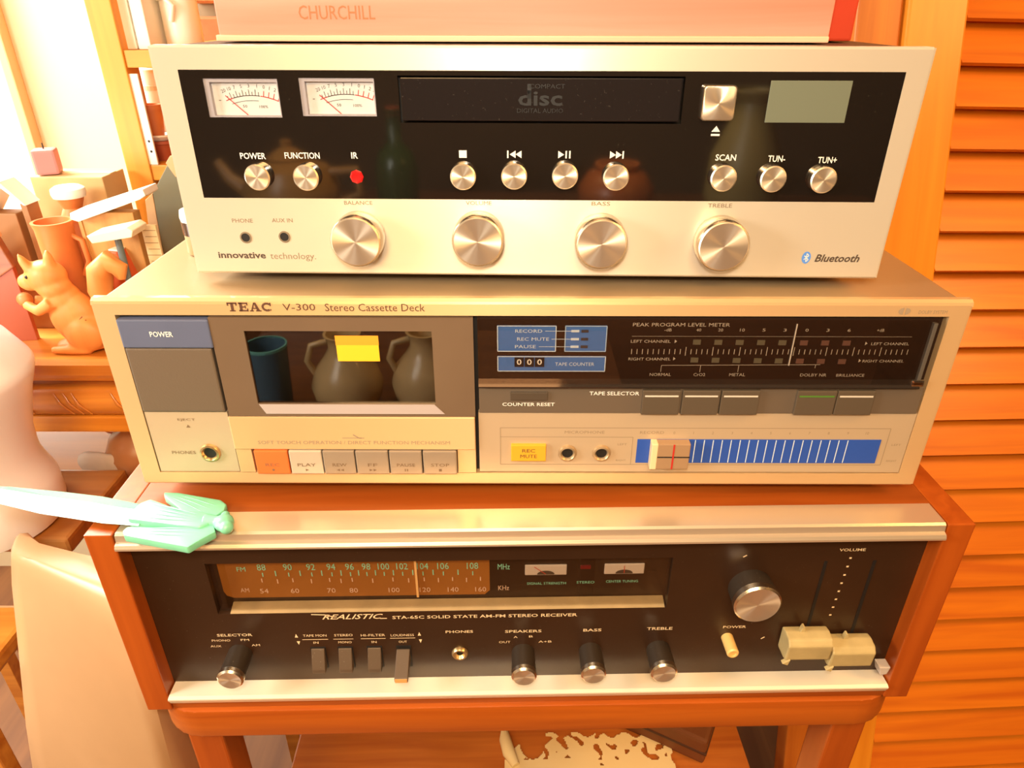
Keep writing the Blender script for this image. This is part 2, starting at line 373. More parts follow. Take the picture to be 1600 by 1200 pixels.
# dark case added on the shelf to stand in for a diagonal shadow edge
cs = thing('shadow_case', 'dark brown case added at an angle on the lower shelf in place of a shadow', 'case', (0.155, 0.195, -0.42), R(-28))
G().box(-62, 62, -60, 30, 0, 34, 4).obj('body', mat('shadow_brown', (0.16, 0.05, 0.014), 0.55, var=0.2, bump=0.3), cs)
G().box(-63, 63, -61, 31, 15, 18, 1).obj('seam_band', mat('shadow_dark', (0.06, 0.02, 0.008), 0.5), cs)

# ================================================================== RECEIVER (bottom of the stack)
rc = thing('stereo_receiver', 'walnut-cased black-faced stereo receiver with tuning dial, lowest of the stack', 'receiver', (0.00293, -0.02938, -0.139), RYAW)
Z = 139.0   # local z of the receiver's top
for s, x0, x1 in (('l', -237.4, -222.4), ('r', 222.4, 237.4)):
    G().box(x0, x1, 0, 245, 0, Z, 0.8).obj('side_panel', WALNUTZ(), rc)
G().box(-222.3, 222.3, 18, 245, Z-11, Z-0.3).obj('top_panel', WALNUT(), rc)
G().box(-222.3, 222.3, 1.5, 245, 0, 6).obj('bottom_board', WALNUT(), rc)
G().box(-222.3, 222.3, 238, 243, 6, Z-11).obj('back_panel', BLACK(), rc)
G().prism([(18, Z+0.2), (1.6, Z+0.2), (0.3, Z-0.8), (-0.2, Z-4.6), (-2.2, Z-5.4), (-3.2, Z-7.0), (-3.2, Z-8.2), (-2.0, Z-9.4), (9.5, Z-9.4), (18, Z-8)], -221.4, 221.4, 0, 'YZ').obj('top_trim', TRIM(), rc)
G().prism([(18, Z-125.4), (-0.6, Z-125.8), (-2.6, Z-126.6), (-2.6, Z-127.6), (-0.8, Z-131.8), (9, Z-132.6), (18, Z-132.6)], -221.4, 221.4, 0, 'YZ').obj('bottom_trim', mat('lit_trim', (0.92, 0.82, 0.66), 0.3, 0.25, bump=0.04, bscale=(10, 1800, 1800)), rc)  # paler than the top trim: its bright reflection is put into the colour
face = G().plate(-222.3, 222.3, Z-126, Z-8, 10, 18, [(-184, 79.4, Z-68.6, Z-29.8)]).obj('face_panel', mat('dark_brown_face', (0.033, 0.0135, 0.0055), 0.36, 0, 0.5, var=0.3, vscale=(20, 20, 20), bump=0.05, dust=0.25), rc)
dial = G().box(-184, 79.4, 18, 20, Z-72, Z-28).obj('dial_plate', mat('dial_black_glass', (0.030, 0.014, 0.006), 0.3), rc)
G().prism([(-181.3, Z-30), (-181.3, Z-58), (-180, Z-61.5), (-176, Z-63.3), (-28, Z-63.3), (-25, Z-60), (-25, Z-30)], 17.6, 17.9).obj('dial_band', mat('dial_reflection_brown', (0.36, 0.13, 0.022), 0.4, var=0.25, vscale=(12, 12, 12)), dial)  # brownish reflection on the unlit dial, put into the band's colour
G().prism([(10.2, Z-68.6), (17.5, Z-66.2), (17.5, Z-70), (10.2, Z-70)], -177, 78.5, 0, 'YZ').obj('dial_ledge', mat('worn_brass_ledge', (0.36, 0.25, 0.12), 0.5, var=0.3, vscale=(80, 80, 80), bump=0.3), rc)
# dial print measured at the plate (y = 17.5)
FMX = [(-156.3, '88'), (-141.3, '90'), (-128, '92'), (-116.4, '94'), (-105.7, '96'), (-96.2, '98'), (-86.2, '100'), (-75.5, '102'), (-63.7, '104'), (-51.9, '106'), (-34.8, '108')]
AMX = [(-157.5, '54'), (-139.6, '60'), (-118.3, '70'), (-105.2, '80'), (-81.5, '100'), (-63.3, '120'), (-46.7, '140'), (-30.4, '160')]
def zt(x): return Z - 39.6 - (x+156)*0.0085
def fmticks(g):
    for i, (x, s) in enumerate(FMX):
        quad(g, x-.3, x+.3, zt(x)-7.2, zt(x)-4.2, 17.3)
        if i: xm = (x+FMX[i-1][0])/2; quad(g, xm-.3, xm+.3, zt(xm)-6.8, zt(xm)-2.8, 17.3)
letter(dial, [('FM', -168.0, zt(-168)-1.4, 5, 3.4)] + [(s, x, zt(x), 4.9 if len(s) == 2 else 6.6, 4.8) for x, s in FMX] + [('MHz', -16.7, Z-41.6, 7, 4.2)], 17.3, mat('teal_ink', (0.30, 0.72, 0.52), 0.6), 'dial_scale', fmticks)
def amticks(g):
    for i, (x, s) in enumerate(AMX):
        quad(g, x-.3, x+.3, zt(x)-11.6, zt(x)-8.6, 17.3)
        if i: xm = (x+AMX[i-1][0])/2; quad(g, xm-.3, xm+.3, zt(xm)-12.6, zt(xm)-9.2, 17.3)
letter(dial, [('AM', -168.7, zt(-168)-17.6, 5, 3.2)] + [(s, x, zt(x)-18.4, 4.9 if len(s) == 2 else 6.4, 3.6) for x, s in AMX] + [('KHz', -16.8, Z-58.2, 6.4, 3.6)], 17.3, mat('pale_rose_ink', (0.75, 0.50, 0.36), 0.6), 'dial_scale', amticks)
G().box(-68.2, -66.9, 15.5, 17, Z-63, Z-33).obj('dial_needle', mat('pointer_cream', (0.95, 0.55, 0.22), 0.4), dial)
def sig_meter(x0, x1, z0, z1, nx, label):
    mtr = G().box(x0, x1, 16.8, 18, z0, z1, 0.6).obj('tuning_meter', mat('meter_card', (0.62, 0.50, 0.42), 0.5), rc)
    g = G(); cx = (x0+x1)/2
    pts = [(cx + 5.2*math.cos(R(a)), z0+0.6 + 3.0*math.sin(R(a))) for a in range(15, 170, 10)]; poly(g, pts + [(cx-5, z0+.6), (cx+5, z0+.6)], 16.7)
    g.obj('meter_arc', INK(), mtr)
    g = G(); stroke(g, [(cx, z0+1), (nx, z1-1)], 0.5, 16.6); g.obj('meter_needle', mat('red_needle', (0.5, 0.06, 0.03), 0.5), mtr)
sig_meter(-4.4, 20.1, Z-48.2, Z-40.6, 1, 's'); sig_meter(42, 65.5, Z-48.2, Z-40.6, 53.6, 'c')
G().box(28, 34, 17, 18, Z-44, Z-41.8).obj('stereo_lamp', mat('dim_red_lamp', (0.16, 0.012, 0.01), 0.3), rc)
letter(rc, [('SIGNAL STRENGTH', 8.5, Z-55.4, 23, 1.9), ('STEREO', 31.6, Z-55.0, 10.5, 1.9), ('CENTER TUNING', 53.2, Z-54.6, 19, 1.9)], 17.6, mat('teal_ink', (0.30, 0.72, 0.52), 0.6))
G().box(-183.6, 79, 12, 12.6, Z-68, Z-30).obj('dial_window', pane_mat('dial_clear_plastic', (0.95, 0.93, 0.90), 0.03), rc)
# script brand mark: slanted letters with an underline swash
letter(rc, [('REALISTIC', -106, Z-72.0, 36, 4.0, 0.01, 0.45), ('STA-65C SOLID STATE AM-FM STEREO RECEIVER', -28, Z-73.2, 109.5, 2.5, 0.01)], 9.85, CREAMI(), 'lettering',
       lambda g: (stroke(g, [(-130, Z-69.8), (-122, Z-70.2), (-117, Z-72)], 0.7, 9.85), stroke(g, [(-90, Z-73.8), (-86, Z-73.8)], 0.6, 9.85)))
letter(rc, [('SELECTOR', -177.5, Z-85.7, 21, 2.1, 0.01), ('PHONO', -186.4, Z-90.1, 11, 1.7), ('FM', -172.2, Z-89.9, 5, 1.7), ('AUX', -190.4, Z-94.9, 6.5, 1.7), ('AM', -166.5, Z-94.5, 5, 1.7),
            ('TAPE MON', -130.2, Z-87.2, 14, 1.9), ('STEREO', -113.1, Z-87.2, 11, 1.9), ('HI-FILTER', -95.5, Z-87.6, 14.5, 1.9), ('LOUDNESS', -77.9, Z-88.0, 14, 1.9),
            ('IN', -130.2, Z-93.2, 3, 1.8), ('MONO', -112.8, Z-93.2, 8, 1.8), ('IN', -95.3, Z-93.4, 3, 1.8), ('OUT', -78, Z-93.6, 5, 1.8),
            ('PHONES', -43.6, Z-85.8, 16.5, 2.1, 0.01), ('SPEAKERS', -5.2, Z-86.3, 22, 2.2, 0.01), ('OUT', -16.4, Z-95.3, 7, 1.7), ('A', -9.8, Z-91.1, 2.4, 1.7), ('B', -0.5, Z-90.8, 2.4, 1.7), ('A+B', 8.1, Z-95.4, 8, 1.7),
            ('BASS', 36.5, Z-86.2, 11, 2.3, 0.01), ('TREBLE', 77.2, Z-85.8, 15.5, 2.3, 0.01), ('POWER', 122.7, Z-85.4, 14, 2.0, 0.01), ('VOLUME', 180.7, Z-25.7, 15, 2.0, 0.01)], 9.85, CREAMI(), 'lettering',
       lambda g: ([quad(g, a, b, Z-90.7, Z-90.3, 9.85) for a, b in ((-138, -122.6), (-119.5, -107.5), (-103, -88.2), (-85.5, -70.4))],
                  [poly(g, [(x-1, Z-88.6), (x+1, Z-88.6), (x, Z-85.6)], 9.85) for x in (-141.2, -67.7)], [poly(g, [(x-1, Z-91.8), (x+1, Z-91.8), (x, Z-94.8)], 9.85) for x in (-140.6, -67.3)],
                  [quad(g, 180.9-.25*i-.7, 180.9-.25*i+.7, Z-32.4-6.4*i, Z-31.2-6.4*i, 9.85) for i in range(8)],
                  stroke(g, [(140.5, Z-96), (142.5, Z-94.4)], 0.8, 9.85), stroke(g, [(119, Z-30), (121, Z-28.6)], .8, 9.85)))
for x in (167.4, 195.6): G().box(x-.9, x+.9, 9.7, 10.5, Z-92, Z-34).obj('slider_slot', DARK(), rc)
def rknob(x, z, r, length, name='rotary_knob', capl=4.0):
    k = G().lathe([(0, 0), (r*0.93, 0), (r*0.97, -length+capl), (r*0.93, -length+capl-.3)], (0,0,0), 'Y', 36).obj(name, mat('black_knob', (0.030, 0.020, 0.013), 0.45, dust=0.3), rc, 40, (x, 10, z))
    G().lathe([(r*0.94, -length+capl), (r, -length+capl-.4), (r, -length+1.1), (r-1.1, -length), ], (0,0,0), 'Y', 40).obj('knob_rim', KNOBS(), k, 35)
    G().lathe([(r-1.1, -length), (r-2.0, -length+.25), (0, -length+.25)], (0,0,0), 'Y', 48).obj('knob_cap', KNOB(), k, 40)
    return k
rknob(-176.8, Z-101.2, 7.7, 20); rknob(-5.2, Z-104.2, 7.5, 19); rknob(36.1, Z-104, 7.5, 18.6); rknob(78.0, Z-103.6, 7.9, 18.6)
tk = rknob(126.3, Z-52.2, 13.5, 15.5, 'tuning_knob', 5.0)
G().lathe([(0, 0), (3.6, 0), (3.6, -12.2), (2.9, -13), (2.1, -13), (2.0, -11.8), (0, -11.8)], (0,0,0), 'Y', 24).obj('power_plunger', mat('cream_plastic', (0.72, 0.48, 0.17), 0.4), rc, 40, (119.3, 10, Z-94.2))
G().lathe([(2.0, -0.4), (3.2, -2.2), (4.2, -2.2), (5.0, -1.0), (5.0, 0.2)], (0,0,0), 'Y', 28).obj('phone_jack', mat('brass_ring', (0.70, 0.50, 0.25), 0.3, 0.9), rc, 40, (-43.9, 10, Z-104))
G().lathe([(2.1, -0.3), (0, -0.3)], (0,0,0), 'Y', 20).obj('jack_hole', DARK(), rc, 40, (-43.9, 10, Z-104))
lev = mat('grey_brown_lever', (0.10, 0.065, 0.04), 0.5, dust=0.4)
for x, out, zb in ((-129.6, 6, -113.5), (-113.2, 6, -113.5), (-95.6, 6, -113.5)):
    l_ = G().prism([(10, Z-98), (9, Z-97.6), (10-out, Z+zb+3), (10-out, Z+zb), (10, Z+zb)], x-4, x+4, 0.5, 'YZ').obj('rocker_switch', lev, rc)
    G().box(x-4.6, x+4.6, 9.6, 10.2, Z-115, Z-97).obj('switch_slot', DARK(), rc)
G().box(-82.4, -73.4, 9.6, 10.2, Z-115, Z-97).obj('switch_slot', DARK(), rc)
l_ = G().prism([(10, Z-99.6), (8.6, Z-98.6), (-7.5, Z-105.2), (-7.5, Z-108.3), (10, Z-108)], -82.0, -74.0, 0.5, 'YZ').obj('rocker_switch', lev, rc)
G().box(-81.6, -74.4, -7.8, -7.3, Z-108.2, Z-105.4).obj('switch_tip', mat('orange_tip', (0.80, 0.36, 0.12), 0.4), l_)
sk = mat('aged_cream_plastic', (0.46, 0.36, 0.17), 0.45, var=0.25, vscale=(90, 90, 90), bump=0.2)
for x0, x1, zt_, zb_ in ((151.0, 177.6, -83.0, -100.5), (178.6, 204.6, -89.6, -106.8)):
    s_ = G().prism([(8.5, Z+zt_-1), (4, Z+zt_), (-2, Z+zt_-1), (-4.5, Z+zt_-4.5), (-3.5, Z+zb_+1), (0, Z+zb_), (8.5, Z+zb_)], x0, x1, 1.0, 'YZ').obj('volume_slider', sk, rc)
    xm = (x0+x1)/2 - 3
    G().prism([(xm-1.8, Z+zt_-1), (xm+1.8, Z+zt_-1), (xm+.5, Z+zt_+4), (xm-.5, Z+zt_+4)], 3, 6, 0.3).obj('pointer', sk, s_)
    G().prism([(x0-1.5, Z+zb_-1), (x0+3, Z+zb_+2), (x0+2, Z+zb_-2.5)], -4.4, -1.5, 0.3).obj('pointer', sk, s_)
    G().box((x0+x1)/2-1, (x0+x1)/2+1, 6, 14, Z+zt_-8, Z+zt_-4).obj('slider_stem', BLACK(), rc)
G().prism([(214, Z-113), (221, Z-113), (220, Z-119), (216, Z-120)], 1, 8, 0.5).obj('corner_clip', mat('grey_clip', (0.55, 0.48, 0.44), 0.5), rc)

# ================================================================== CASSETTE DECK (middle)
td = thing('cassette_deck', 'champagne silver cassette deck with blue level slider, middle of the stack', 'cassette deck', (0, 0, 0), R(-0.0714))
B = 8.0  # faceplate bottom above the receiver's top
def t(z): return z + B
for x in (-180, 180):
    for y in (45, 215): G().lathe([(0, 0), (12, 0), (13, 1), (13, B+1)], (x, y, 0), 'Z', 24).obj('foot', BLACK(), td, 40)
G().box(-212.5, 212.5, 6, 255, t(2), t(109.6), 1.5).obj('case', mat('grey_beige_steel', (0.46, 0.32, 0.18), 0.36, 0.35, bump=0.05, dust=0.3), td)
fp = G().plate(-215, 215, t(1), t(108.2), 0, 6, [(-205.6, 205.8, t(7.8), t(102.3))])
fp.prism([(0, t(107.5)), (0.6, t(109.4)), (2.2, t(110.66)), (5.2, t(110.66)), (6, t(109.8)), (6, t(107.5))], -216, 216, 0, 'YZ')
fp.prism([(0.0, t(1.4)), (0.8, t(0)), (6, t(0)), (6, t(1.4))], -215, 215, 0, 'YZ')
fp.box(-216, -214.8, 0.6, 6, t(0.6), t(109.6)); fp.box(214.8, 216, 0.6, 6, t(0.6), t(109.6))
fp.obj('faceplate', ALU2(), td)
G().box(-205.6, 205.8, 4.2, 5.9, t(7.8), t(102.3)).obj('backplate', DARK(), td)
# slab-serif maker's word built from strokes
def teac(g):
    y = -0.12; x = -149.2; H = 4.7; zb = t(104.4); st_ = 1.35; th = 0.8
    def rr(a, b, c, d): quad(g, x+a, x+b, zb+c, zb+d, y)
    rr(0, 4.9, H-th, H); rr(0, .7, H-1.7, H); rr(4.2, 4.9, H-1.7, H); rr(1.75, 3.15, 0, H); rr(1.0, 3.9, 0, .6); x = x + 5.6
    rr(.5, 1.9, 0, H); rr(0, 4.6, 0, th); rr(0, 4.6, H-th, H); rr(1, 3.4, H/2-.35, H/2+.35); rr(4.0, 4.6, 0, 1.6); rr(4.0, 4.6, H-1.6, H); rr(3.1, 3.6, H/2-.9, H/2+.9); x = x + 5.3
    poly(g, [(x+.4, zb), (x+1.2, zb), (x+2.6, zb+H-.9), (x+2.9, zb+H), (x+2.2, zb+H)], y); poly(g, [(x+3.6, zb), (x+5.2, zb), (x+3.3, zb+H), (x+2.2, zb+H)], y)
    rr(1.2, 4, 1.3, 1.9); rr(-.1, 1.9, 0, .6); rr(3.0, 5.7, 0, .6); x = x + 6.2
    pts = [(x+2.4+2.1*math.cos(R(a)), zb+H/2+(H/2-.5)*math.sin(R(a))) for a in range(45, 325, 20)]; stroke(g, pts, 1.15, y); rr(3.8, 4.5, H-1.9, H-.1); rr(3.9, 4.4, .4, 1.3)
letter(td, [('V-300', -114, t(106.7), 16, 3.6), ('Stereo Cassette Deck', -76.8, t(106.6), 49, 4.0)], -0.12, mat('brown_ink', (0.10, 0.04, 0.02), 0.6), 'lettering', teac)
letter(td, [('DOLBY SYSTEM', 197, t(104.8), 14, 1.8)], -0.12, GREYI(), 'lettering',
       lambda g: [poly(g, [(183+s*.5, t(103.4)), (183+s*.5, t(107.0))] + [(183+s*(.5+2.4*math.sin(R(a))), t(105.2)+1.8*math.cos(R(a))) for a in range(0, 181, 20)], -0.12) for s in (1, -1)])
# left column
pb = G().box(-205.0, -159.6, -1.6, 4.2, t(85), t(100.4), 0.8).obj('power_button', mat('blue_grey_plastic', (0.10, 0.115, 0.19), 0.5, var=0.1), td)
letter(pb, [('POWER', -184.1, t(92.7), 11.4, 2.9, 0.012)], -1.75, WHITE())
G().box(-205.0, -161.2, -0.8, 4.2, t(47.2), t(84.5), 1.0).obj('eject_button', mat('taupe_plastic', (0.135, 0.095, 0.062), 0.5, bump=0.15, bscale=(900, 900, 900)), td)
pp = G().box(-205.0, -161.0, 0.3, 4.2, t(8.4), t(46.6)).obj('phones_panel', ALU3(), td)
letter(pp, [('EJECT', -183.6, t(41.8), 9.4, 1.8), ('PHONES', -189.5, t(20.9), 13, 2.0)], 0.15, mat('faint_brown_ink', (0.20, 0.12, 0.06), 0.6), 'lettering', lambda g: poly(g, [(-184.6, t(37)), (-182.4, t(37)), (-183.5, t(38.8))], 0.15))
def jack(parent, x, z, r, m_ring, y=0.3):
    j = G().lathe([(r*1.05, 0.3), (r*1.05, -0.6), (r*0.95, -1.6), (r*0.78, -1.9), (r*0.66, -1.2), (r*0.60, -0.35)], (0,0,0), 'Y', 32).obj('jack', m_ring, parent, 35, (x, y, z))
    G().lathe([(r*0.60, -0.38), (0, -0.38)], (0,0,0), 'Y', 24).obj('jack_hole', DARK(), j)
    return j
jack(td, -174.9, t(20.9), 5.4, mat('brass_ring', (0.70, 0.50, 0.25), 0.3, 0.9))
# cassette door
cd_ = G(); cd_.plate(-159.6, -28.9, t(45.1), t(101.4), -1.0, 2.0, [(-143.0, -49.6, t(52.6), t(94.3))])
door = cd_.obj('cassette_door', mat('smoked_door_plastic', (0.16, 0.105, 0.065), 0.14, 0, 0.5, var=0.08), td)
G().box(-143, -49.6, 3.6, 4.1, t(52.6), t(94.3)).obj('well', mat('well_dark', (0.020, 0.012, 0.007), 0.5), door)
G().box(-143, -49.6, 0.2, 0.8, t(52.6), t(94.3)).obj('window', pane_mat('smoked_glass', (0.55, 0.48, 0.42), 0.10), door)
G().prism([(-139.5, t(46.6)), (-45.0, t(46.6)), (-50.3, t(52.3)), (-142.5, t(52.3))], -1.25, -0.9).obj('sill', mat('bright_bevel', (0.60, 0.52, 0.50), 0.3, 0.3), door)
lab = G().box(-98.2, -76.8, -0.2, 0.15, t(77.2), t(86.2), 0.1).obj('cassette_sticker', mat('yellow_paper', (0.95, 0.52, 0.02), 0.6), door)
G().box(-98.4, -76.6, -0.2, 0.15, t(86.2), t(91.4), 0.1).obj('sticker_shade', mat('shaded_yellow_paper', (0.85, 0.33, 0.02), 0.6), door)  # upper strip painted orange for the door frame's shade on the sticker
ls = G().box(-160.4, -29.2, -1.4, 4.2, t(24.1), t(44.6), 0.5).obj('door_apron', ALU2(), td)
letter(ls, [('SOFT TOUCH OPERATION / DIRECT FUNCTION MECHANISM', -95, t(28.7), 104, 2.2)], -1.55, GREYI(), 'lettering', lambda g: (stroke(g, [(-101, t(31.6)), (-89, t(31.6))], .4, -1.55), stroke(g, [(-95, t(33.8)), (-92, t(31.6)), (-90.5, t(31.6))], .7, -1.55)))
G().box(-160.4, -152.0, -0.4, 4.2, t(8.2), t(23.8), 0.3).obj('key_surround', ALU2(), td)
G().box(-39.3, -29.2, -0.4, 4.2, t(8.2), t(23.8), 0.3).obj('key_surround', ALU2(), td)
KEYS = [('record_key', 'REC', -150.3, -131.9, mat('orange_key', (0.72, 0.16, 0.035), 0.45)), ('play_key', 'PLAY', -131.3, -113.4, mat('pale_key', (0.66, 0.56, 0.43), 0.4, 0.4, bump=0.05, bscale=(10, 10, 2200)))]
kt = mat('tan_key', (0.42, 0.33, 0.24), 0.4, 0.45, bump=0.05, bscale=(10, 10, 2200))
KEYS += [('rewind_key', 'REW', -112.9, -95.5, kt), ('forward_key', 'FF', -95.0, -77.1, kt), ('pause_key', 'PAUSE', -76.6, -58.8, kt), ('stop_key', 'STOP', -58.2, -39.7, kt)]
for nm, s, x0, x1, m_ in KEYS:
    k = G().box(x0, x1, -2.2, 4.2, t(8.3), t(23.6), 0.7).obj(nm, m_, td)
    xm = (x0+x1)/2
    def sym(g, s=s, xm=xm):
        zc = t(11.2)
        tri = lambda x, d: poly(g, [(x-.9*d, zc-.8), (x-.9*d, zc+.8), (x+.9*d, zc)], -2.35)
        if s == 'REC': poly(g, [(xm+.8*math.cos(R(a)), zc+.8*math.sin(R(a))) for a in range(0, 360, 30)], -2.35)
        elif s == 'PLAY': tri(xm, 1)
        elif s == 'REW': tri(xm-1.1, -1); tri(xm+1.1, -1)
        elif s == 'FF': tri(xm-1.1, 1); tri(xm+1.1, 1)
        elif s == 'PAUSE': quad(g, xm-.9, xm-.3, zc-.8, zc+.8, -2.35); quad(g, xm+.3, xm+.9, zc-.8, zc+.8, -2.35)
        else: quad(g, xm-.8, xm+.8, zc-.8, zc+.8, -2.35)
    letter(k, [(s, xm, t(14.6), min(10, 2.6*len(s)), 2.0)], -2.35, mat('faint_brown_ink', (0.20, 0.12, 0.06), 0.6), 'lettering', sym)
# right: display
dp = G().box(-26.8, 203.4, 0.6, 4.2, t(66.2), t(101.4)).obj('display_panel', mat('display_black', (0.022, 0.012, 0.008), 0.25), td)
G().prism([(0.6, t(67.0)), (0.6, t(63.2)), (-2.6, t(63.2)), (-2.6, t(63.8))], -26.8, 200.6, 0, 'YZ').obj('display_ledge', mat('mirror_black', (0.10, 0.075, 0.06), 0.05, 0.8), td)
G().box(-26.8, 200.4, -1.6, -1.2, t(64.2), t(101.2)).obj('display_window', pane_mat('display_clear_plastic', (0.93, 0.91, 0.89), 0.025), td)
G().box(198.6, 200.6, -1.7, 0.6, t(67.5), t(99.4), 0.3).obj('window_end', mat('clear_edge', (0.10, 0.085, 0.07), 0.1), td)
G().box(196.0, 202.6, -2.4, 0.5, t(64.0), t(68.0), 1.2).obj('window_clip', mat('chrome_clip', (0.8, 0.78, 0.75), 0.1, 1.0), td)
BLUE = mat('status_blue', (0.055, 0.17, 0.50), 0.45)
RIM = mat('pale_blue_line', (0.42, 0.58, 0.78), 0.5)
def outline(g, x0, x1, z0, z1, wd, y): stroke(g, [(x0, z0), (x1, z0), (x1, z1), (x0, z1), (x0, z0)], wd, y)
sp = G().box(-17.0, 12.5, 0.3, 0.6, t(82.7), t(97.0)).obj('status_panel', BLUE, dp)
sp2 = G().box(17.0, 37.8, 0.3, 0.6, t(82.7), t(97.0)).obj('status_panel', BLUE, dp)
sp3 = G().box(-17.0, 38.2, 0.3, 0.6, t(71.4), t(80.1)).obj('counter_panel', BLUE, dp)
letter(sp, [('RECORD', -1.2, t(94.1), 13.5, 1.8), ('REC MUTE', 1.0, t(89.7), 16, 1.8), ('PAUSE', -2.8, t(85.5), 10.5, 1.8)], 0.1, mat('ice_ink', (0.62, 0.74, 0.85), 0.5), 'lettering',
       lambda g: ([outline(g, -16.8, 12.4, t(82.9), t(96.8), .45, .12)], [stroke(g, [(a, t(b)), (24, t(b))], .25, .1) for a, b in ((7, 94.1), (10.2, 89.7), (4, 85.5))]))
letter(sp2, [], 0.1, RIM, 'rim_line', lambda g: outline(g, 17.1, 37.7, t(82.9), t(96.8), .45, .12))
for b in (94.1, 89.7, 85.5): G().box(20, 24, .05, .3, t(b-.6), t(b+.6)).obj('pointer_bar', mat('ice_ink', (0.62, 0.74, 0.85), 0.5), sp2)
for b in (94.1, 89.7, 85.5): G().box(25, 28.6, 0.0, 0.4, t(b-.7), t(b+.7)).obj('status_lamp', mat('unlit_lamp', (0.05, 0.045, 0.05), 0.3), sp2)
letter(sp3, [('TAPE COUNTER', 22.5, t(75.7), 20, 1.9)], 0.1, mat('ice_ink', (0.62, 0.74, 0.85), 0.5), 'lettering', lambda g: outline(g, -16.8, 38.0, t(71.6), t(79.9), .45, .12))
for i in range(3):
    x = -5.9 + 5.2*i
    dg_ = G().box(x-2.4, x+2.4, -0.1, 0.4, t(74.2), t(79.4)).obj('counter_wheel', mat('counter_black', (0.012, 0.010, 0.010), 0.4), sp3)
    letter(dg_, [('0', x, t(77.0), 2.4, 3.2, 0.01)], -0.2, WHITE())
def meter_print(g):
    quad(g, 50.5, 190.6, t(91.2), t(91.35), .35)
    for i in range(52):
        x = 51 + i*(190.6-51)/51; b = i in (10, 15, 20, 25, 30, 36, 41, 46); quad(g, x-.17, x+.17, t(83.0 - 1.6 - (.8 if b else 0)), t(83.0 + 1.2 + (1.2 if b else 0)), .35)
    stroke(g, [(66.9, t(71.2)), (66.9, t(75.0)), (148, t(75.6))], .25, .35); stroke(g, [(87, t(71.2)), (87, t(75))], .25, .35); stroke(g, [(106.5, t(71.2)), (106.5, t(75))], .25, .35)
    stroke(g, [(145.7, t(75.6)), (145.7, t(73.6))], .25, .35)
    for x, z in ((72.6, 88.5), (72.9, 78.8), (168.5, 87.6), (167.5, 77.9)): poly(g, [(x-.4, t(z-1)), (x-.4, t(z+1)), (x+.8, t(z))], .35)
SILV = mat('silver_ink', (0.50, 0.44, 0.36), 0.5)
letter(dp, [('PEAK PROGRAM LEVEL METER', 74.6, t(97.6), 48.2, 1.9)] + [(s, x, t(94.8), 1.2*max(1.3, len(s)*1.0), 1.6) for s, x in (('-dB', 68.2), ('40', 83.5), ('20', 94.4), ('10', 105.2), ('5', 116), ('3', 126.5), ('0', 137.4), ('3', 147.9), ('6', 158.4), ('+dB', 174.1))]
       + [('LEFT CHANNEL', 60.2, t(88.5), 20, 1.6), ('RIGHT CHANNEL', 60.5, t(78.6), 21.5, 1.6), ('LEFT CHANNEL', 180.7, t(87.4), 19, 1.5), ('RIGHT CHANNEL', 179.6, t(77.7), 21, 1.5),
          ('NORMAL', 66.9, t(69.7), 11, 1.7), ('CrO2', 87, t(69.7), 6, 1.7), ('METAL', 106.5, t(69.7), 8.2, 1.7), ('DOLBY NR', 145.7, t(69.6), 13.5, 1.7), ('BRILLIANCE', 164.8, t(69.5), 14.5, 1.6)], 0.35, SILV, 'lettering', meter_print)
lm_ = mat('meter_lamp_unlit', (0.13, 0.115, 0.075), 0.3); lr_ = mat('meter_lamp_red', (0.15, 0.075, 0.055), 0.3)
for i in range(8):
    for z in (88.1 - .05*i, 78.1 - .1*i):
        x = 83.4 + i*10.75; G().box(x-1.9, x+1.9, 0.1, 0.6, t(z-1.3), t(z+1.3)).obj('meter_lamp', lr_ if i > 4 else lm_, dp)
G().box(131.6, 132.1, -0.1, 0.4, t(75.2), t(98.2)).obj('zero_line', mat('bright_line', (0.75, 0.68, 0.58), 0.3), dp)
G().box(-26.8, 204.6, -0.4, 4.2, t(46.9), t(63.1), 0.3).obj('control_strip', mat('taupe_strip', (0.125, 0.092, 0.064), 0.45), td)
cr_ = G().box(-10.4, 9.2, -1.6, 0, t(55.2), t(60.0), 0.4).obj('counter_reset_button', mat('dark_taupe', (0.075, 0.055, 0.038), 0.4), td)
letter(td, [('COUNTER RESET', -0.8, t(52.3), 27.5, 2.0, 0.008), ('TAPE SELECTOR', 43.9, t(59.0), 26, 2.2, 0.008)], -0.55, WHITE())
for i, (x0, x1) in enumerate(((58.4, 78.2), (79.2, 98.7), (99.4, 119.5), (138.7, 159.2), (159.6, 179.3))):
    b = G().box(x0, x1, -2.4, 0, t(47.2), t(61.6), 0.5).obj('selector_button', mat('dark_taupe_key', (0.095, 0.07, 0.046), 0.45), td)
    G().box(x0+1.2, x1-1.2, -2.55, -2.3, t(58.0), t(58.9)).obj('button_line', mat('green_line', (0.08, 0.20, 0.03), 0.4) if i == 3 else mat('white_line', (0.62, 0.56, 0.48), 0.4), b)
lp = G().box(-27.4, 205.6, 0.2, 4.2, t(8.6), t(46.7), 0.3).obj('lower_panel', ALU3(), td)
letter(lp, [('MICROPHONE', 29.7, t(34.7), 21.5, 1.8), ('RECORD', 66, t(34.6), 13, 1.7), ('LEFT', 50.5, t(27), 5, 1.2), ('RIGHT', 50.5, t(16.5), 5.5, 1.2), ('LEFT', 199.5, t(27), 5, 1.2), ('RIGHT', 199.5, t(16.5), 5.5, 1.2)]
       + [(str(i), 78 + i*10.4, t(34.4), None, 1.6) for i in range(11)], 0.05, mat('tan_ink', (0.33, 0.24, 0.15), 0.6), 'lettering', lambda g: (outline(g, -15.8, 194, t(13.7), t(37.4), .35, .05), stroke(g, [(-15.8, t(31.6)), (56, t(31.6)), (56, t(13.7))], .3, .05)))
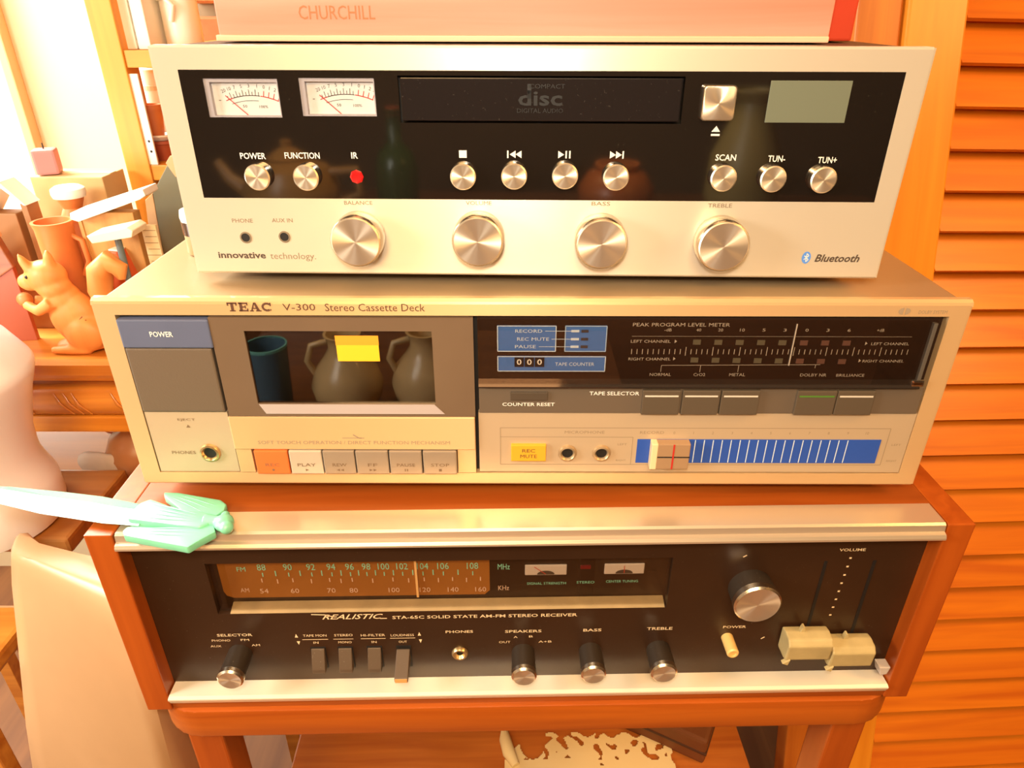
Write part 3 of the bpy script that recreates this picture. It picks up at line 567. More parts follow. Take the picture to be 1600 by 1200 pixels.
rm = G().box(-10, 9.1, -1.8, 1, t(16.9), t(27.4), 0.5).obj('record_mute_button', mat('amber_plastic', (0.80, 0.38, 0.03), 0.4), td)
letter(rm, [('REC', -.4, t(23.9), 7, 2.2), ('MUTE', -.4, t(20.3), 9, 2.2)], -1.95, mat('brown_ink', (0.10, 0.04, 0.02), 0.6))
jack(td, 20.9, t(21.3), 4.9, mat('champagne_ring', (0.50, 0.36, 0.21), 0.35, 0.6)); jack(td, 39.5, t(21.3), 4.9, mat('champagne_ring', (0.50, 0.36, 0.21), 0.35, 0.6))
tk_ = G().box(58.6, 190.6, -0.1, 0.5, t(15.0), t(30.3)).obj('slider_track', mat('cobalt_blue', (0.025, 0.085, 0.42), 0.4), td)
g = G()
for i in range(18): x = 90 + i*4.86; quad(g, x-.25, x+.25, t(15.4), t(30.0), -0.2)
g.obj('track_lines', mat('ice_ink', (0.62, 0.74, 0.85), 0.5), tk_)
skn = G().box(65.6, 86.4, -5.5, -0.2, t(14.4), t(30.6), 0.6).obj('slider_knob', mat('tan_slider', (0.36, 0.22, 0.12), 0.4), td)
G().box(65.5, 69.0, -5.6, -0.2, t(14.3), t(30.7), 0.5).obj('knob_end', mat('cream_slider', (0.80, 0.62, 0.36), 0.4), skn)
G().box(69.0, 86.5, -5.65, -5.4, t(22.0), t(22.7)).obj('knob_split', DARK(), skn)
G().box(77.0, 77.9, -5.7, -5.4, t(14.6), t(30.4)).obj('red_line', mat('red_mark', (0.50, 0.03, 0.02), 0.4), skn)

# ================================================================== CD STEREO (top)
cz = 0.12366
ck = thing('compact_disc_stereo', 'silver-faced disc stereo with black display panel, topmost of the stacked devices', 'stereo', (0.00156, 0.0208, cz-0.005), R(-1.2301))
HC = 105.57
def c(z): return z + 5.0
for x in (-140, 140):
    for y in (30, 215): G().lathe([(0, 0), (10, 0), (11, 1), (11, 6)], (x, y, 0), 'Z', 24).obj('foot', BLACK(), ck, 40)
G().box(-170, 170, 7, 245, c(1.5), c(HC-0.8), 1).obj('case', mat('charcoal_steel', (0.10, 0.085, 0.07), 0.45, 0.3), ck)
fp = G(); fp.plate(-172.2, 172.2, c(1), c(HC-1), 0, 7, [(-161.7, 162.5, c(38.4), c(95.6))])
fp.prism([(0, c(HC-1)), (.9, c(HC)), (7, c(HC)), (7, c(HC-1))], -172.2, 172.2, 0, 'YZ'); fp.prism([(0, c(1)), (.9, c(0)), (7, c(0)), (7, c(1))], -172.2, 172.2, 0, 'YZ')
fp.box(-173.2, -172.1, .6, 7, c(.4), c(HC-.4)); fp.box(172.1, 173.2, .6, 7, c(.4), c(HC-.4))
fp.obj('faceplate', ALU(), ck)
HOLES = [(-151.2, -117.4, c(75.5), c(92.0)), (-107.6, -73.5, c(76.2), c(92.4)), (-62.8, 66.0, c(73.5), c(93.5))]
dpn = G().plate(-161.7, 162.5, c(38.4), c(95.6), 0.1, 5.0, HOLES).obj('display_panel', BLACKG(), ck)
G().box(-161.6, 162.4, 5.0, 6.5, c(38.5), c(95.5)).obj('panel_backing', DARK(), ck)
def vu(x0, x1, z0, z1):
    m_ = G().box(x0, x1, 3.0, 4.8, z0, z1).obj('level_meter', mat('meter_white', (0.80, 0.78, 0.76), 0.5), ck)
    fr = G().plate(x0, x1, z0, z1, 0.6, 3.0, [(x0+2.4, x1-.6, z0+.6, z1-1.6)]).obj('meter_frame', mat('lavender_grey', (0.46, 0.42, 0.45), 0.4), m_)
    cx = (x0+x1)/2 + 3.0; zc = z0 + 6.8 - 32.5 + 2.3; r = 32.5; y = 2.9
    arc = lambda rad, a0, a1: [(cx + rad*math.sin(R(a)), zc + rad*math.cos(R(a))) for a in [a0 + (a1-a0)*i/14 for i in range(15)]]
    g = G(); stroke(g, arc(r, -21.5, 7), .35, y)
    labs = [('20', -20), ('10', -15.5), ('7', -11.5), ('5', -6.5), ('3', -1), ('1', 5), ('0', 10), ('1', 14), ('2', 18), ('3', 21)]
    for i in range(11):
        a = -19 + 2.5*i; L_ = 2.6 if i % 2 else 1.6; stroke(g, [(cx + r*math.sin(R(a)), zc + r*math.cos(R(a))), (cx + (r+L_)*math.sin(R(a)), zc + (r+L_)*math.cos(R(a)))], .28, y)
    for s, a in labs: g.merge(text_bm(s, None, 1.5), Matrix.Translation((cx + (r+4.2)*math.sin(R(a)), y, zc + (r+4.2)*math.cos(R(a)))) @ FACE @ Matrix.Rotation(R(-a), 4, 'Z'))
    stroke(g, arc(r-2.2, -18, 6), .22, y); g.merge(text_bm('50', 2.0, 1.2), Matrix.Translation((cx-3.6, y, zc+r-4.6)) @ FACE); g.merge(text_bm('100%', 4.0, 1.2), Matrix.Translation((cx+5.0, y, zc+r-4.8)) @ FACE)
    stroke(g, [(x0+4.6, z0+7.0), (x0+5.6, z0+7.0)], .3, y)
    g.obj('meter_scale', mat('meter_black_ink', (0.06, 0.045, 0.04), 0.6), m_)
    g = G(); stroke(g, arc(r, 7.5, 22.5), .4, y); stroke(g, arc(r, -21.5, -15), .3, y-.05)
    for a in (10, 14, 18, 22): stroke(g, [(cx + r*math.sin(R(a)), zc + r*math.cos(R(a))), (cx + (r+2.4)*math.sin(R(a)), zc + (r+2.4)*math.cos(R(a)))], .35, y)
    g.obj('meter_red_zone', mat('red_ink', (0.55, 0.03, 0.03), 0.5), m_)
    g = G(); stroke(g, [(x0+8.0, z1-7.4), (x0+17.2, z0+.7)], .4, 2.6); g.obj('meter_needle', mat('red_ink', (0.55, 0.03, 0.03), 0.5), m_)
    G().box(x0+.2, x1-.2, 0.25, 0.5, z0+.2, z1-.2).obj('meter_window', pane_mat('meter_clear', (0.97, 0.97, 0.97), 0.0), m_)
vu(-151.2, -117.4, c(75.5), c(92.0)); vu(-107.6, -73.5, c(76.2), c(92.4))
tr_ = G().box(-62.0, 65.2, 0.7, 5.0, c(74.3), c(92.7), 0.5).obj('disc_tray', mat('tray_gloss', (0.013, 0.010, 0.010), 0.12, 0, 0.6, dust=0.08), ck)
letter(tr_, [('COMPACT', 4.6, c(89.2), 16, 1.9), ('disc', 1.5, c(84.2), 20, 6.5, 0.02), ('DIGITAL AUDIO', 1.5, c(78.9), 21, 1.9)], 0.55, mat('relief_black', (0.004, 0.0035, 0.0035), 0.5), 'logo', lambda g: quad(g, -4.4, -2.6, c(84), c(90.2), .55))
RADB = lambda: mat('turned_button', (0.90, 0.78, 0.60), 0.34, 0.85, aniso=0.9, radial=True)
for x, z in ((-132.5, 49.0), (-109.2, 49.0), (-34.4, 49.8), (-10.2, 50.2), (13.85, 50.5), (37.8, 50.0), (88.2, 49.9), (111.4, 49.7), (134.9, 49.4)):
    b = G().lathe([(6.2, 0), (6.1, -3.4)], (0,0,0), 'Y', 40).obj('push_button', KNOBS(), ck, 40, (x, 0.1, c(z)))
    G().lathe([(6.1, -3.4), (5.5, -4.0), (0, -4.0)], (0,0,0), 'Y', 48).obj('button_cap', RADB(), b, 40)
eb = G().prism(corner_rect(-7.4, 7.4, -7.4, 7.4, 1.6, 3), -3.2, 0, 0.0).obj('eject_button', KNOBS(), ck, 35, (81.4, 0.1, c(82.8)))
G().prism(corner_rect(-7.0, 7.0, -7.0, 7.0, 1.4, 3), -3.8, -3.2, 0.25).obj('button_cap', RADB(), eb, 30)
lc = G().box(104.0, 140.1, -0.1, 0.6, c(74.3), c(92.0), 0.2).obj('lcd_screen', mat('lcd_grey_green', (0.155, 0.175, 0.125), 0.35), ck)
ir = G().lathe([(3.3, 0.2), (3.3, -0.2), (2.6, -0.7), (1.2, -0.4), (0, -0.5)], (0,0,0), 'Y', 8).obj('infrared_window', mat('red_gem', (0.62, 0.012, 0.012), 0.2, emit=0.12), ck, 20, (-85.6, 0.0, c(48.9)))
SY = -0.05
def tri(g, x, d, z=59.7, h=1.7): poly(g, [(x-1.4*d, c(z-h)), (x-1.4*d, c(z+h)), (x+1.4*d, c(z))], SY)
def bar(g, x0, x1, z0=58.0, z1=61.4): quad(g, x0, x1, c(z0), c(z1), SY)
for nm, fn in (('stop_symbol', lambda g: bar(g, -36.2, -32.6)), ('previous_symbol', lambda g: (bar(g, -13.6, -12.9), tri(g, -11.0, -1), tri(g, -8.2, -1))),
               ('play_symbol', lambda g: (tri(g, 11.8, 1), bar(g, 13.8, 14.5), bar(g, 15.5, 16.2))), ('next_symbol', lambda g: (tri(g, 36.0, 1), tri(g, 38.8, 1), bar(g, 40.4, 41.1))),
               ('eject_symbol', lambda g: (poly(g, [(80.4, c(70.2)), (84.4, c(70.2)), (82.4, c(72.8))], SY), bar(g, 80.4, 84.4, 68.4, 69.3)))):
    g = G(); fn(g); g.obj(nm, WHITE(), dpn)
for it in (('POWER', -134.1, c(58.3), 12.2, 2.9, .015), ('FUNCTION', -110.6, c(58.6), 16.7, 2.9, .015), ('IR', -85.7, c(58.8), 3.1, 2.9, .015), ('SCAN', 88.7, c(58.8), 9.6, 2.9, .015), ('TUN-', 112.4, c(58.4), 8.0, 2.9, .015), ('TUN+', 136.0, c(57.9), 8.8, 2.9, .015)):
    letter(dpn, [it], SY, WHITE())
letter(ck, [('BALANCE', -86.2, c(36.5), 13.8, 1.9), ('VOLUME', -27.4, c(36.8), 12.6, 1.9), ('BASS', 31.8, c(36.9), 9.0, 1.9), ('TREBLE', 89.2, c(36.4), 11.6, 1.9), ('PHONE', -144.8, c(27.3), 10.3, 2.0), ('AUX IN', -124.9, c(27.6), 10.3, 2.0)], -0.12, mat('soft_grey_ink', (0.24, 0.17, 0.10), 0.6))
letter(ck, [('innovative', -148.2, c(9.6), 24.2, 3.3, .022)], -0.12, INK()); letter(ck, [('technology.', -122.2, c(8.9), 23.2, 4.4, -0.004)], -0.12, mat('soft_grey_ink', (0.24, 0.17, 0.10), 0.6))
letter(ck, [('Bluetooth', 151.0, c(10.6), 22.0, 3.9, .02, 0.25)], -0.12, INK())
g = G(); poly(g, [(135.6 + 2.2*math.cos(R(a)), c(10.8) + 3.1*math.sin(R(a))) for a in range(0, 360, 15)], -0.12)
bl = g.obj('logo', mat('logo_blue', (0.10, 0.28, 0.80), 0.5), ck)
g = G(); x, z = 135.6, c(10.8); stroke(g, [(x-1.1, z+1.0), (x+1.1, z-1.0), (x, z-2.2), (x, z+2.2), (x+1.1, z+1.0), (x-1.1, z-1.0)], .38, -.2); g.obj('logo_rune', WHITE(), bl)
for x, z in ((-86.7, 20.3), (-27.5, 20.9), (32.2, 20.2), (90.7, 19.5)):
    k = G().lathe([(0, 0), (12.0, 0), (12.6, -1), (12.6, -10.5), (12.0, -11.4)], (0,0,0), 'Y', 56).obj('rotary_knob', KNOBS(), ck, 40, (x, 0, c(z)))
    G().lathe([(12.0, -11.4), (11.4, -12.0), (0, -12.0)], (0,0,0), 'Y', 64).obj('knob_cap', KNOB(), k, 40)
for x, z in ((-144.6, 18.8), (-125.0, 19.3)):
    j = G().lathe([(2.9, 0.1), (2.9, -0.35), (2.2, -0.45), (1.9, 0.2)], (0,0,0), 'Y', 28).obj('jack', mat('grey_ring', (0.22, 0.17, 0.11), 0.4), ck, 35, (x, 0, c(z)))
    G().lathe([(2.3, -0.25), (0, -0.25)], (0,0,0), 'Y', 20).obj('jack_hole', DARK(), j)

# ================================================================== CIGAR BOX on top
cb = thing('wooden_box', 'pale wooden cigar box with stamped name resting on top of the stack', 'box', (0.00156-0.008, 0.0208+0.0385, cz+HC*0.001), R(-1.2301))
CB = wood('cedar_wood', (0.84, 0.31, 0.23), (0.66, 0.21, 0.13), 'X', 0.7, 0.5, 0.05)
CBL = wood('cedar_edge', (0.94, 0.60, 0.42), (0.86, 0.48, 0.30), 'X', 0.7, 0.5, 0.05)
G().box(-147.0, 149.5, 1.4, 170, 2.4, 62, 0.5).obj('body', CB, cb)
G().box(-148.4, 149.4, 0, 172, 0, 2.8, 0.6).obj('base_board', CBL, cb)
G().box(-148.4, 150.4, 0, 172, 62, 68, 1.0).obj('lid', CB, cb)
letter(cb, [('CHURCHILL', -88.0, 12.6, 37, 6.0)], 1.25, mat('stamped_brown', (0.42, 0.17, 0.07), 0.7))
G().lathe([(0, 0), (2.4, 0), (2.4, -0.8), (0, -1.2)], (0, 0, 40), 'Y', 16).obj('clasp', mat('brass_ring', (0.70, 0.50, 0.25), 0.3, 0.9), cb)

# ================================================================== LETTER OPENER
lo = thing('letter_opener', 'pale green letter opener with winged figure handle lying on the receiver trim', 'letter opener', (-0.19, -0.02, 0.0003))
def rel(P): return [(x+190, y+20) for x, y in P]
JADE = mat('pale_jade', (0.20, 0.58, 0.37), 0.35, 0, 0.5, var=0.15, vscale=(70, 70, 70), sss=0.15)
JADEB = mat('pale_jade_blade', (0.22, 0.52, 0.42), 0.2, 0, 0.6, var=0.1, vscale=(30, 90, 30), sss=0.15)
g = G()
top = [(-338, 2), (-318, 4), (-296, 3), (-261, -2), (-238, -6), (-218, -11.5), (-206, -15)]
bot = [(-338, 1), (-318, -5), (-293, -12), (-264, -21), (-240, -26), (-226, -29), (-206, -31)]
n_ = len(top); V = []
for (ax, ay), (bx, by) in zip(top, bot):
    cx_, cy_ = (ax+bx)/2, (ay+by)/2; hh = 2.6 if ax > -330 else 0.6
    V += [(ax+190, ay+20, 3.4), (cx_+190, cy_+20+1.5, 3.4+hh), (bx+190, by+20, 3.4), (cx_+190, cy_+20, 3.4-hh*.8)]
Fc = []
for i in range(n_-1):
    for k in range(4): Fc.append((4*i+k, 4*i+(k+1) % 4, 4*i+4+(k+1) % 4, 4*i+4+k))
Fc += [(0, 1, 2, 3), (4*n_-1, 4*n_-2, 4*n_-3, 4*n_-4)]
g.add(V, Fc); g.obj('blade', JADEB, lo)
robe = rel([(-212, -15), (-208, -11.5), (-198, -16), (-188, -21.5), (-177, -22), (-168, -25), (-166, -30), (-172, -35), (-184, -33.5), (-198, -31), (-212.5, -28.5), (-213.5, -22)])
uw = rel([(-202.5, -7.5), (-204.5, -3.5), (-196, -4), (-170, -10.5), (-165.5, -14), (-165, -19), (-167.5, -24), (-178, -24), (-189, -19)])
lw = rel([(-210.5, -33), (-211.5, -36.5), (-209, -40), (-172.5, -49), (-169, -44), (-163, -37), (-166, -31), (-181, -34)])
hd = G(); hd.prism(robe, 0.3, 6.2, 1.2, 'XY')
hd.obj('robe', JADE, lo, 50)
def wing(P, tip):
    w_ = G().prism(P, 0.2, 4.8, 1.0, 'XY').obj('wing', JADE, lo, 50)
    gg = G()
    for i in range(3):
        u = (i+1)/4
        a = Vector(P[0]).lerp(Vector(P[2]), u); b = Vector(P[-2]).lerp(Vector(P[4]), u)
        gg.tube([(a.x, a.y, 4.4), ((a.x+b.x)/2, (a.y+b.y)/2, 4.9), (b.x, b.y, 4.5)], [.25, .5, .3], 6)
    gg.obj('feather_ridge', JADE, w_, 60)
wing(uw, 0); wing(lw, 0)
gg = G()
for i in range(4):
    y0 = -14 - i*4.2; gg.tube([(-209+190, y0+20, 5.8), (-192+190, -20-i*3.0+20, 6.4), (-177+190, -24.5-i*2+20, 6.0)], [.3, .6, .3], 6)
gg.obj('robe_fold', JADE, lo, 60)
blob('head', [lambda g: g.ball((-161+190, -30+20, 4.6), (5.0, 5.6, 4.4)), lambda g: g.ball((-158.5+190, -33.5+20, 4.6), (3.6, 3.8, 3.6)), lambda g: g.ball((-163+190, -23.5+20, 4.0), (2.4, 3.4, 2.2)), lambda g: g.tube([(-172+190, -28+20, 4), (-164+190, -29+20, 4.2)], [4.2, 3.2], 12)], JADE, lo, 0.6, 3)

# ================================================================== LEFT SIDE: beige bin and white jar
BIN_T = -80.0
bn = thing('storage_bin', 'large beige rounded storage bin at lower left beside the receiver', 'storage bin', (-0.30, 0.02, FLOOR))
def bin_ring(z, k, inset=0.0):
    # plan: front face runs from the rounded left corner to the right end beside the receiver
    f = 34*k; l = 40*k
    pts = [(-243, 22), (-243, 2-f*.5), (-246, -5-f*.7), (-256, -4-f), (-326-l*.5, 29-f), (-341-l*.8, 34-f), (-353-l, 42-f), (-360-l, 54-f), (-364-l, 66-f*.9), (-364-l, 72-f*.8), (-358-l*.8, 73-f*.6), (-350, 66), (-342, 59), (-300, 42)]
    cx, cy = -300, 38
    return [(cx + (x-cx)*(1-inset), cy + (y-cy)*(1-inset*2.0), z) for x, y in pts]
g = G(); rings = []
zb = FLOOR*1000
for z, k, ins in ((zb, 1.1, 0), (-340, 0.95, 0), (-234, 0.58, 0), (-147, 0.22, 0), (-108, 0.06, 0), (-95, 0.01, 0.02), (-86, 0, 0.07), (-82, 0, 0.13), (BIN_T, 0, 0.2)):
    rings.append([g.bm.verts.new((x+300, y-20, zz-zb)) for x, y, zz in bin_ring(z, k, ins)])
for A, Bq in zip(rings, rings[1:]):
    for i in range(len(A)): g.bm.faces.new((A[i], A[(i+1) % len(A)], Bq[(i+1) % len(A)], Bq[i]))
g.bm.faces.new(rings[-1]); g.bm.faces.new(rings[0][::-1])
g.obj('shell', mat('beige_plastic', (0.47, 0.28, 0.145), 0.35, var=0.05), bn, 50)
lt = thing('low_table', 'low brown wood table under the white jar, behind the beige bin', 'table', (-0.44, 0.155, FLOOR))
LTZ = -113 - zb
LW = wood('low_table_wood', (0.36, 0.14, 0.03), (0.24, 0.08, 0.014), 'X', .7, .35, .3)
G().box(-170, 92, -62, 30, LTZ-14, LTZ, 3).obj('table_top', LW, lt)
for x in (-164, 70): G().box(x, x+16, 8, 24, 0, LTZ-14, 1.5).obj('leg', LW, lt)
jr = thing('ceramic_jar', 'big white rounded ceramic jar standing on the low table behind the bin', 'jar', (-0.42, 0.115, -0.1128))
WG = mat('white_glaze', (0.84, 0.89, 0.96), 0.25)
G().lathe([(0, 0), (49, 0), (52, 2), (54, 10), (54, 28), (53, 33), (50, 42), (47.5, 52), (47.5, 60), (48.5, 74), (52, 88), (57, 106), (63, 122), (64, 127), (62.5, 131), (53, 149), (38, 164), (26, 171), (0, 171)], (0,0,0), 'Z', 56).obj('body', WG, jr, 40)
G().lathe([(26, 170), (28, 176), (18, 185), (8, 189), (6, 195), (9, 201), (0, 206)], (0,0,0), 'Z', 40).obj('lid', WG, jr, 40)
sl = thing('stool', 'orange wood stool with pale stripe at the bottom left corner', 'stool', (-0.48, 0.085, FLOOR))
zt_s = -214 - zb
G().box(-60, 58, -55, 40, zt_s-16, zt_s, 4).obj('seat', OAK(), sl)
for x in (-54, 38):
    for y in (-50, 22): G().box(x, x+16, y, y+14, 0, zt_s-16, 1.5).obj('leg', OAK(), sl)
G().box(-56, 54, -52, -48, zt_s-70, zt_s-44).obj('stripe_rail', mat('pale_stripe', (0.85, 0.66, 0.30), 0.5), sl)

# ================================================================== LEFT SIDE: carved cabinet and what stands on it
CT = -9.0
cab = thing('carved_table', 'golden oak table with carved rounded edge behind the stack at left', 'table', (-0.45, 0.19, FLOOR))
q = lambda z: z - FLOOR*1000
G().prism([(0, q(-26)), (-2, q(-22)), (-2, q(-13)), (2, q(CT)), (153, q(CT)), (153, q(-29)), (2, q(-29))], -250, 200, 0, 'YZ').obj('top_board', OAK(), cab)
G().box(-246, 196, 9, 152, q(-37), q(-29)).obj('frieze', wood('oak_dark', (0.42, 0.15, 0.025), (0.28, 0.08, 0.012), 'X', 0.7, 0.4, 0.3), cab)
mo = G().prism([(10, q(-36))] + [(6 - 9*math.sin(R(a)), q(-49.5) + 13.5*math.cos(R(a))) for a in range(0, 181, 18)] + [(10, q(-63))], -248, 198, 0, 'YZ').obj('carved_molding', OAK(), cab, 40)
g = G()
for i in range(9):
    x0 = -230 + i*48
    for s_ in (0, 8, 15): g.tube([(x0+s_, -1.5, q(-39)), (x0+s_+5, -4.2, q(-48)), (x0+s_+13, -2.0, q(-59))], [.6, 1.4, .5], 6)
g.obj('leaf_carving', OAK(), mo, 60)
G().box(-248, 198, 1, 152, q(-79), q(-63), 2).obj('rail', wood('oak_bright', (0.80, 0.34, 0.04), (0.62, 0.22, 0.02), 'X', 0.7, 0.4, 0.3), cab)
for x in (-246, 178):
    for y in (10, 132): G().box(x, x+16, y, y+16, 0, q(-79), 1).obj('leg', OAK(), cab)
G().box(-230, 180, 12, 146, q(-162), q(-150), 1).obj('shelf', wood('oak_dark', (0.42, 0.15, 0.025), (0.28, 0.08, 0.012), 'X', 0.7, 0.4, 0.3), cab)

# squirrel carving (local mm, base at 0; faces left)
sq = thing('squirrel_figurine', 'carved wooden squirrel holding a nut at the edge of the oak table', 'figurine', (-0.372, 0.214, CT*0.001))
CARVE = wood('carved_limewood', (0.80, 0.34, 0.095), (0.66, 0.23, 0.05), 'Z', 0.5, 0.5, 0.05)
RX = lambda a, ax='Y': Matrix.Rotation(R(a), 3, ax)
blob('body', [
    lambda g: g.ball((3, 0, 28), (20, 14, 24), RX(-12)), lambda g: g.ball((12, 0, 17), (20, 15, 17)), lambda g: g.ball((-3, 0, 44), (15, 12, 15), RX(-10)),
    lambda g: g.ball((-10, -1, 64), (16, 12.5, 13)), lambda g: g.ball((-24, -2, 59), (9, 7.5, 7), RX(15)), lambda g: g.ball((-6, -2, 55), (14, 11, 10)),
    lambda g: g.tube([(-18, -6, 72), (-21, -7, 79), (-22.5, -7, 84)], [4.6, 3.2, .9], 10), lambda g: g.tube([(-3, -3, 73), (-2.5, -3, 81), (-2, -3, 86)], [4.8, 3.4, .9], 10),
    lambda g: g.tube([(-6, -11, 45), (-18, -12, 38), (-29, -8, 42)], [5.5, 4.6, 3.8], 10), lambda g: g.tube([(-6, 9, 45), (-18, 9, 38), (-29, 3, 42)], [5.5, 4.6, 3.8], 10),
    lambda g: g.ball((12, -10, 16), (16, 8, 15)), lambda g: g.tube([(14, -11, 3.8), (0, -12, 3.8), (-17, -12, 3.4)], [4.4, 4.4, 3.2], 10), lambda g: g.tube([(14, 9, 3.8), (0, 10, 3.8), (-17, 10, 3.4)], [4.4, 4.4, 3.2], 10),
    lambda g: g.ball((5, 0, 4.6), (24, 15, 4.6))], CARVE, sq, 1.4, 3)
G().ball((-33, -2, 44), (6, 5.5, 6)).obj('nut', wood('nut_wood', (0.55, 0.22, 0.06), (0.4, 0.14, 0.03), 'Z', 1, .5, .1), sq, 60)
G().tube([(20, 2, 8), (30, 3, 16), (32, 4, 32), (27, 4, 50), (31, 4, 66), (40, 4, 74), (48, 3, 68), (48, 2, 60)], [6, 9, 10, 9.5, 10, 9, 7, 3], 16).obj('tail', CARVE, sq, 60)
g = G()
for i in range(9):
    a = R(-70 + i*16); g.tube([(8+13*math.cos(a), -12.5+2*abs(math.sin(a)), 20+15*math.sin(a)), (4+8*math.cos(a), -14.6, 19+8*math.sin(a))], [.5, .25], 5)
g.obj('fur_cuts', mat('carved_dark', (0.34, 0.12, 0.03), 0.7), sq)
for x, y, z in ((-19, -10.6, 66), (-19, 8.6, 66)): G().ball((x, y, z), 1.5).obj('eye', DARK(), sq, 60)

def simple(name, label, cat, loc, prof, m, extra=None, n=32, group=None):
    o = thing(name, label, cat, loc, 0, group); G().lathe(prof, (0,0,0), 'Z', n).obj('body', m, o, 40)
    if extra: extra(o)
    return o
TERRA = mat('terracotta', (0.62, 0.19, 0.05), 0.5, var=0.12, vscale=(60, 60, 60)); TERRAD = mat('dark_terracotta', (0.36, 0.075, 0.03), 0.45)
WH = mat('white_ceramic', (0.88, 0.84, 0.74), 0.3)
ctz = CT*0.001
simple('terracotta_pitcher', 'tall orange terracotta pitcher behind the squirrel figurine', 'pitcher', (-0.384, 0.243, ctz), [(0, 0), (13, 0), (15, 20), (13.5, 60), (14, 94), (15.5, 100), (13, 100), (11.5, 92), (0, 88)], TERRA,
       lambda o: G().tube([(12.5, 0, 88), (20, 0, 84), (21, 0, 66), (14, 0, 54)], 2.2, 10).obj('handle', TERRA, o, 60))
simple('lidded_jar', 'slim brown jar with bright white lid behind the pitcher', 'jar', (-0.386, 0.279, ctz), [(0, 0), (13, 0), (14, 60), (12, 92), (7.5, 102), (10, 108), (11, 112), (0, 112)], TERRA,
       lambda o: G().lathe([(0, 111), (12.5, 111), (13.4, 114), (13, 118), (10, 120), (0, 120)], (0,0,0), 'Z', 32).obj('lid', WH, o, 40))
bx = thing('cardboard_box', 'tan cardboard box standing behind the terracotta pitcher', 'box', (-0.394, 0.304, ctz))
G().box(-38, 25.5, 0, 38, 0, 122, 1).obj('carton', mat('tan_card', (0.62, 0.42, 0.20), 0.8, var=0.06), bx)
G().box(-38.2, 25.7, 14, 24, 121.6, 122.6).obj('tape', mat('pale_tape', (0.80, 0.64, 0.36), 0.4), bx)
cn = thing('pillar_candle', 'mauve square pillar candle standing on the tan cardboard box', 'candle', (-0.4205, 0.317, ctz+0.1226), R(20))
G().box(-9, 9, -9, 9, 0, 21, 2).obj('wax', mat('mauve_wax', (0.48, 0.20, 0.19), 0.5), cn); G().lathe([(0, 21), (.6, 21), (.4, 26), (0, 26)], (0,0,0), 'Z', 8).obj('wick', DARK(), cn)
fc = thing('folded_card', 'white folded card standing like a roof in front of the window', 'card', (-0.424, 0.262, ctz))
G().prism([(-19, 102), (-17, 102), (1, 124), (15, 110), (17, 110), (1, 129)], -10, 10, 0.3).obj('sheet', mat('white_card', (0.90, 0.86, 0.78), 0.6), fc)
G().box(-17, 5, -8, 8, 0, 103, 1).obj('support', mat('brown_block', (0.30, 0.14, 0.05), 0.6), fc); G().box(11, 16, -8, 8, 0, 111, .6).obj('support', mat('brown_block', (0.30, 0.14, 0.05), 0.6), fc)
ty = thing('wooden_tray', 'dark brown wooden tray propped on edge at far left', 'tray', (-0.452, 0.222, ctz), R(8))
G().prism([(-40, 20), (36, 66), (30, 92), (-40, 58)], 0, 8, 1.0).obj('panel', wood('tray_brown', (0.30, 0.10, 0.03), (0.18, 0.05, 0.015), 'X', 1, .4, .3), ty)
G().prism([(-40, 56), (31, 90), (30, 97), (-40, 64)], -3, 10, 0.8).obj('rim', wood('tray_rim', (0.80, 0.52, 0.30), (0.62, 0.36, 0.18), 'X', 1, .4, .3), ty)
G().prism([(-38, 0), (34, 0), (34, 66), (-38, 22)], 2, 7, 0.5).obj('prop', TERRAD, ty)
bh = thing('wooden_crate', 'plain brown wooden crate with slanted white lid behind the squirrel tail', 'crate', (-0.338, 0.246, ctz))
G().box(-25, 20, 0, 12, 0, 106, 1).obj('body', wood('crate_wood', (0.62, 0.34, 0.11), (0.48, 0.23, 0.06), 'Z', .8, .6, 0), bh)
G().box(-26, -23, -1, 13, 0, 104, .5).obj('corner_post', wood('crate_wood', (0.62, 0.34, 0.11), (0.48, 0.23, 0.06), 'Z', .8, .6, 0), bh)
G().prism([(-25, 108), (38, 127), (39, 122), (34, 119), (-20, 101), (-26, 103)], -10, 14, 0.8).obj('lid', mat('white_lid_paint', (0.92, 0.88, 0.80), 0.4), bh)
ps = thing('small_pedestal', 'cream-topped pedestal on a thin blue-grey post beside the birdhouse', 'pedestal', (-0.322, 0.222, ctz))
G().prism([(-17, 97), (16, 104), (20, 101), (18, 96), (-14, 91)], -12, 12, 0.8).obj('top_block', mat('cream_block', (0.90, 0.82, 0.60), 0.5), ps)
G().lathe([(0, 0), (10, 0), (10, 3), (2.6, 4), (2.6, 92), (0, 92)], (0,0,0), 'Z', 20).obj('post', mat('blue_grey_paint', (0.13, 0.17, 0.18), 0.4), ps, 40)
rb = thing('toy_block', 'small red block standing next to the squirrel tail', 'block', (-0.336, 0.245, ctz), R(-12))
G().prism([(-8, 0), (9, 0), (9, 55), (4, 76), (-5, 76), (-10, 64)], -9, 7, 1).obj('body', mat('red_orange_paint', (0.70, 0.13, 0.04), 0.4), rb); G().box(-5, 4, -7, 5, 76, 77.5, .5).obj('cap', WH, rb)
ru = thing('wooden_ruler', 'pale wooden ruler with tick marks standing beside the grey-green board', 'ruler', (-0.306, 0.243, ctz))
G().box(-6, 6, -1.5, 1.5, 0, 97, 0.4).obj('strip', mat('pale_wood', (0.80, 0.66, 0.40), 0.6), ru)
g = G()
for i in range(18): quad(g, -6 + (0 if i % 2 else 2), 5.5, 4+i*5.2, 4.5+i*5.2, -1.6)
g.obj('tick_marks', mat('tick_brown', (0.30, 0.17, 0.07), 0.6), ru)
pq = thing('painted_board', 'grey-green board with pointed top standing behind the deck at left', 'board', (-0.30, 0.305, ctz))
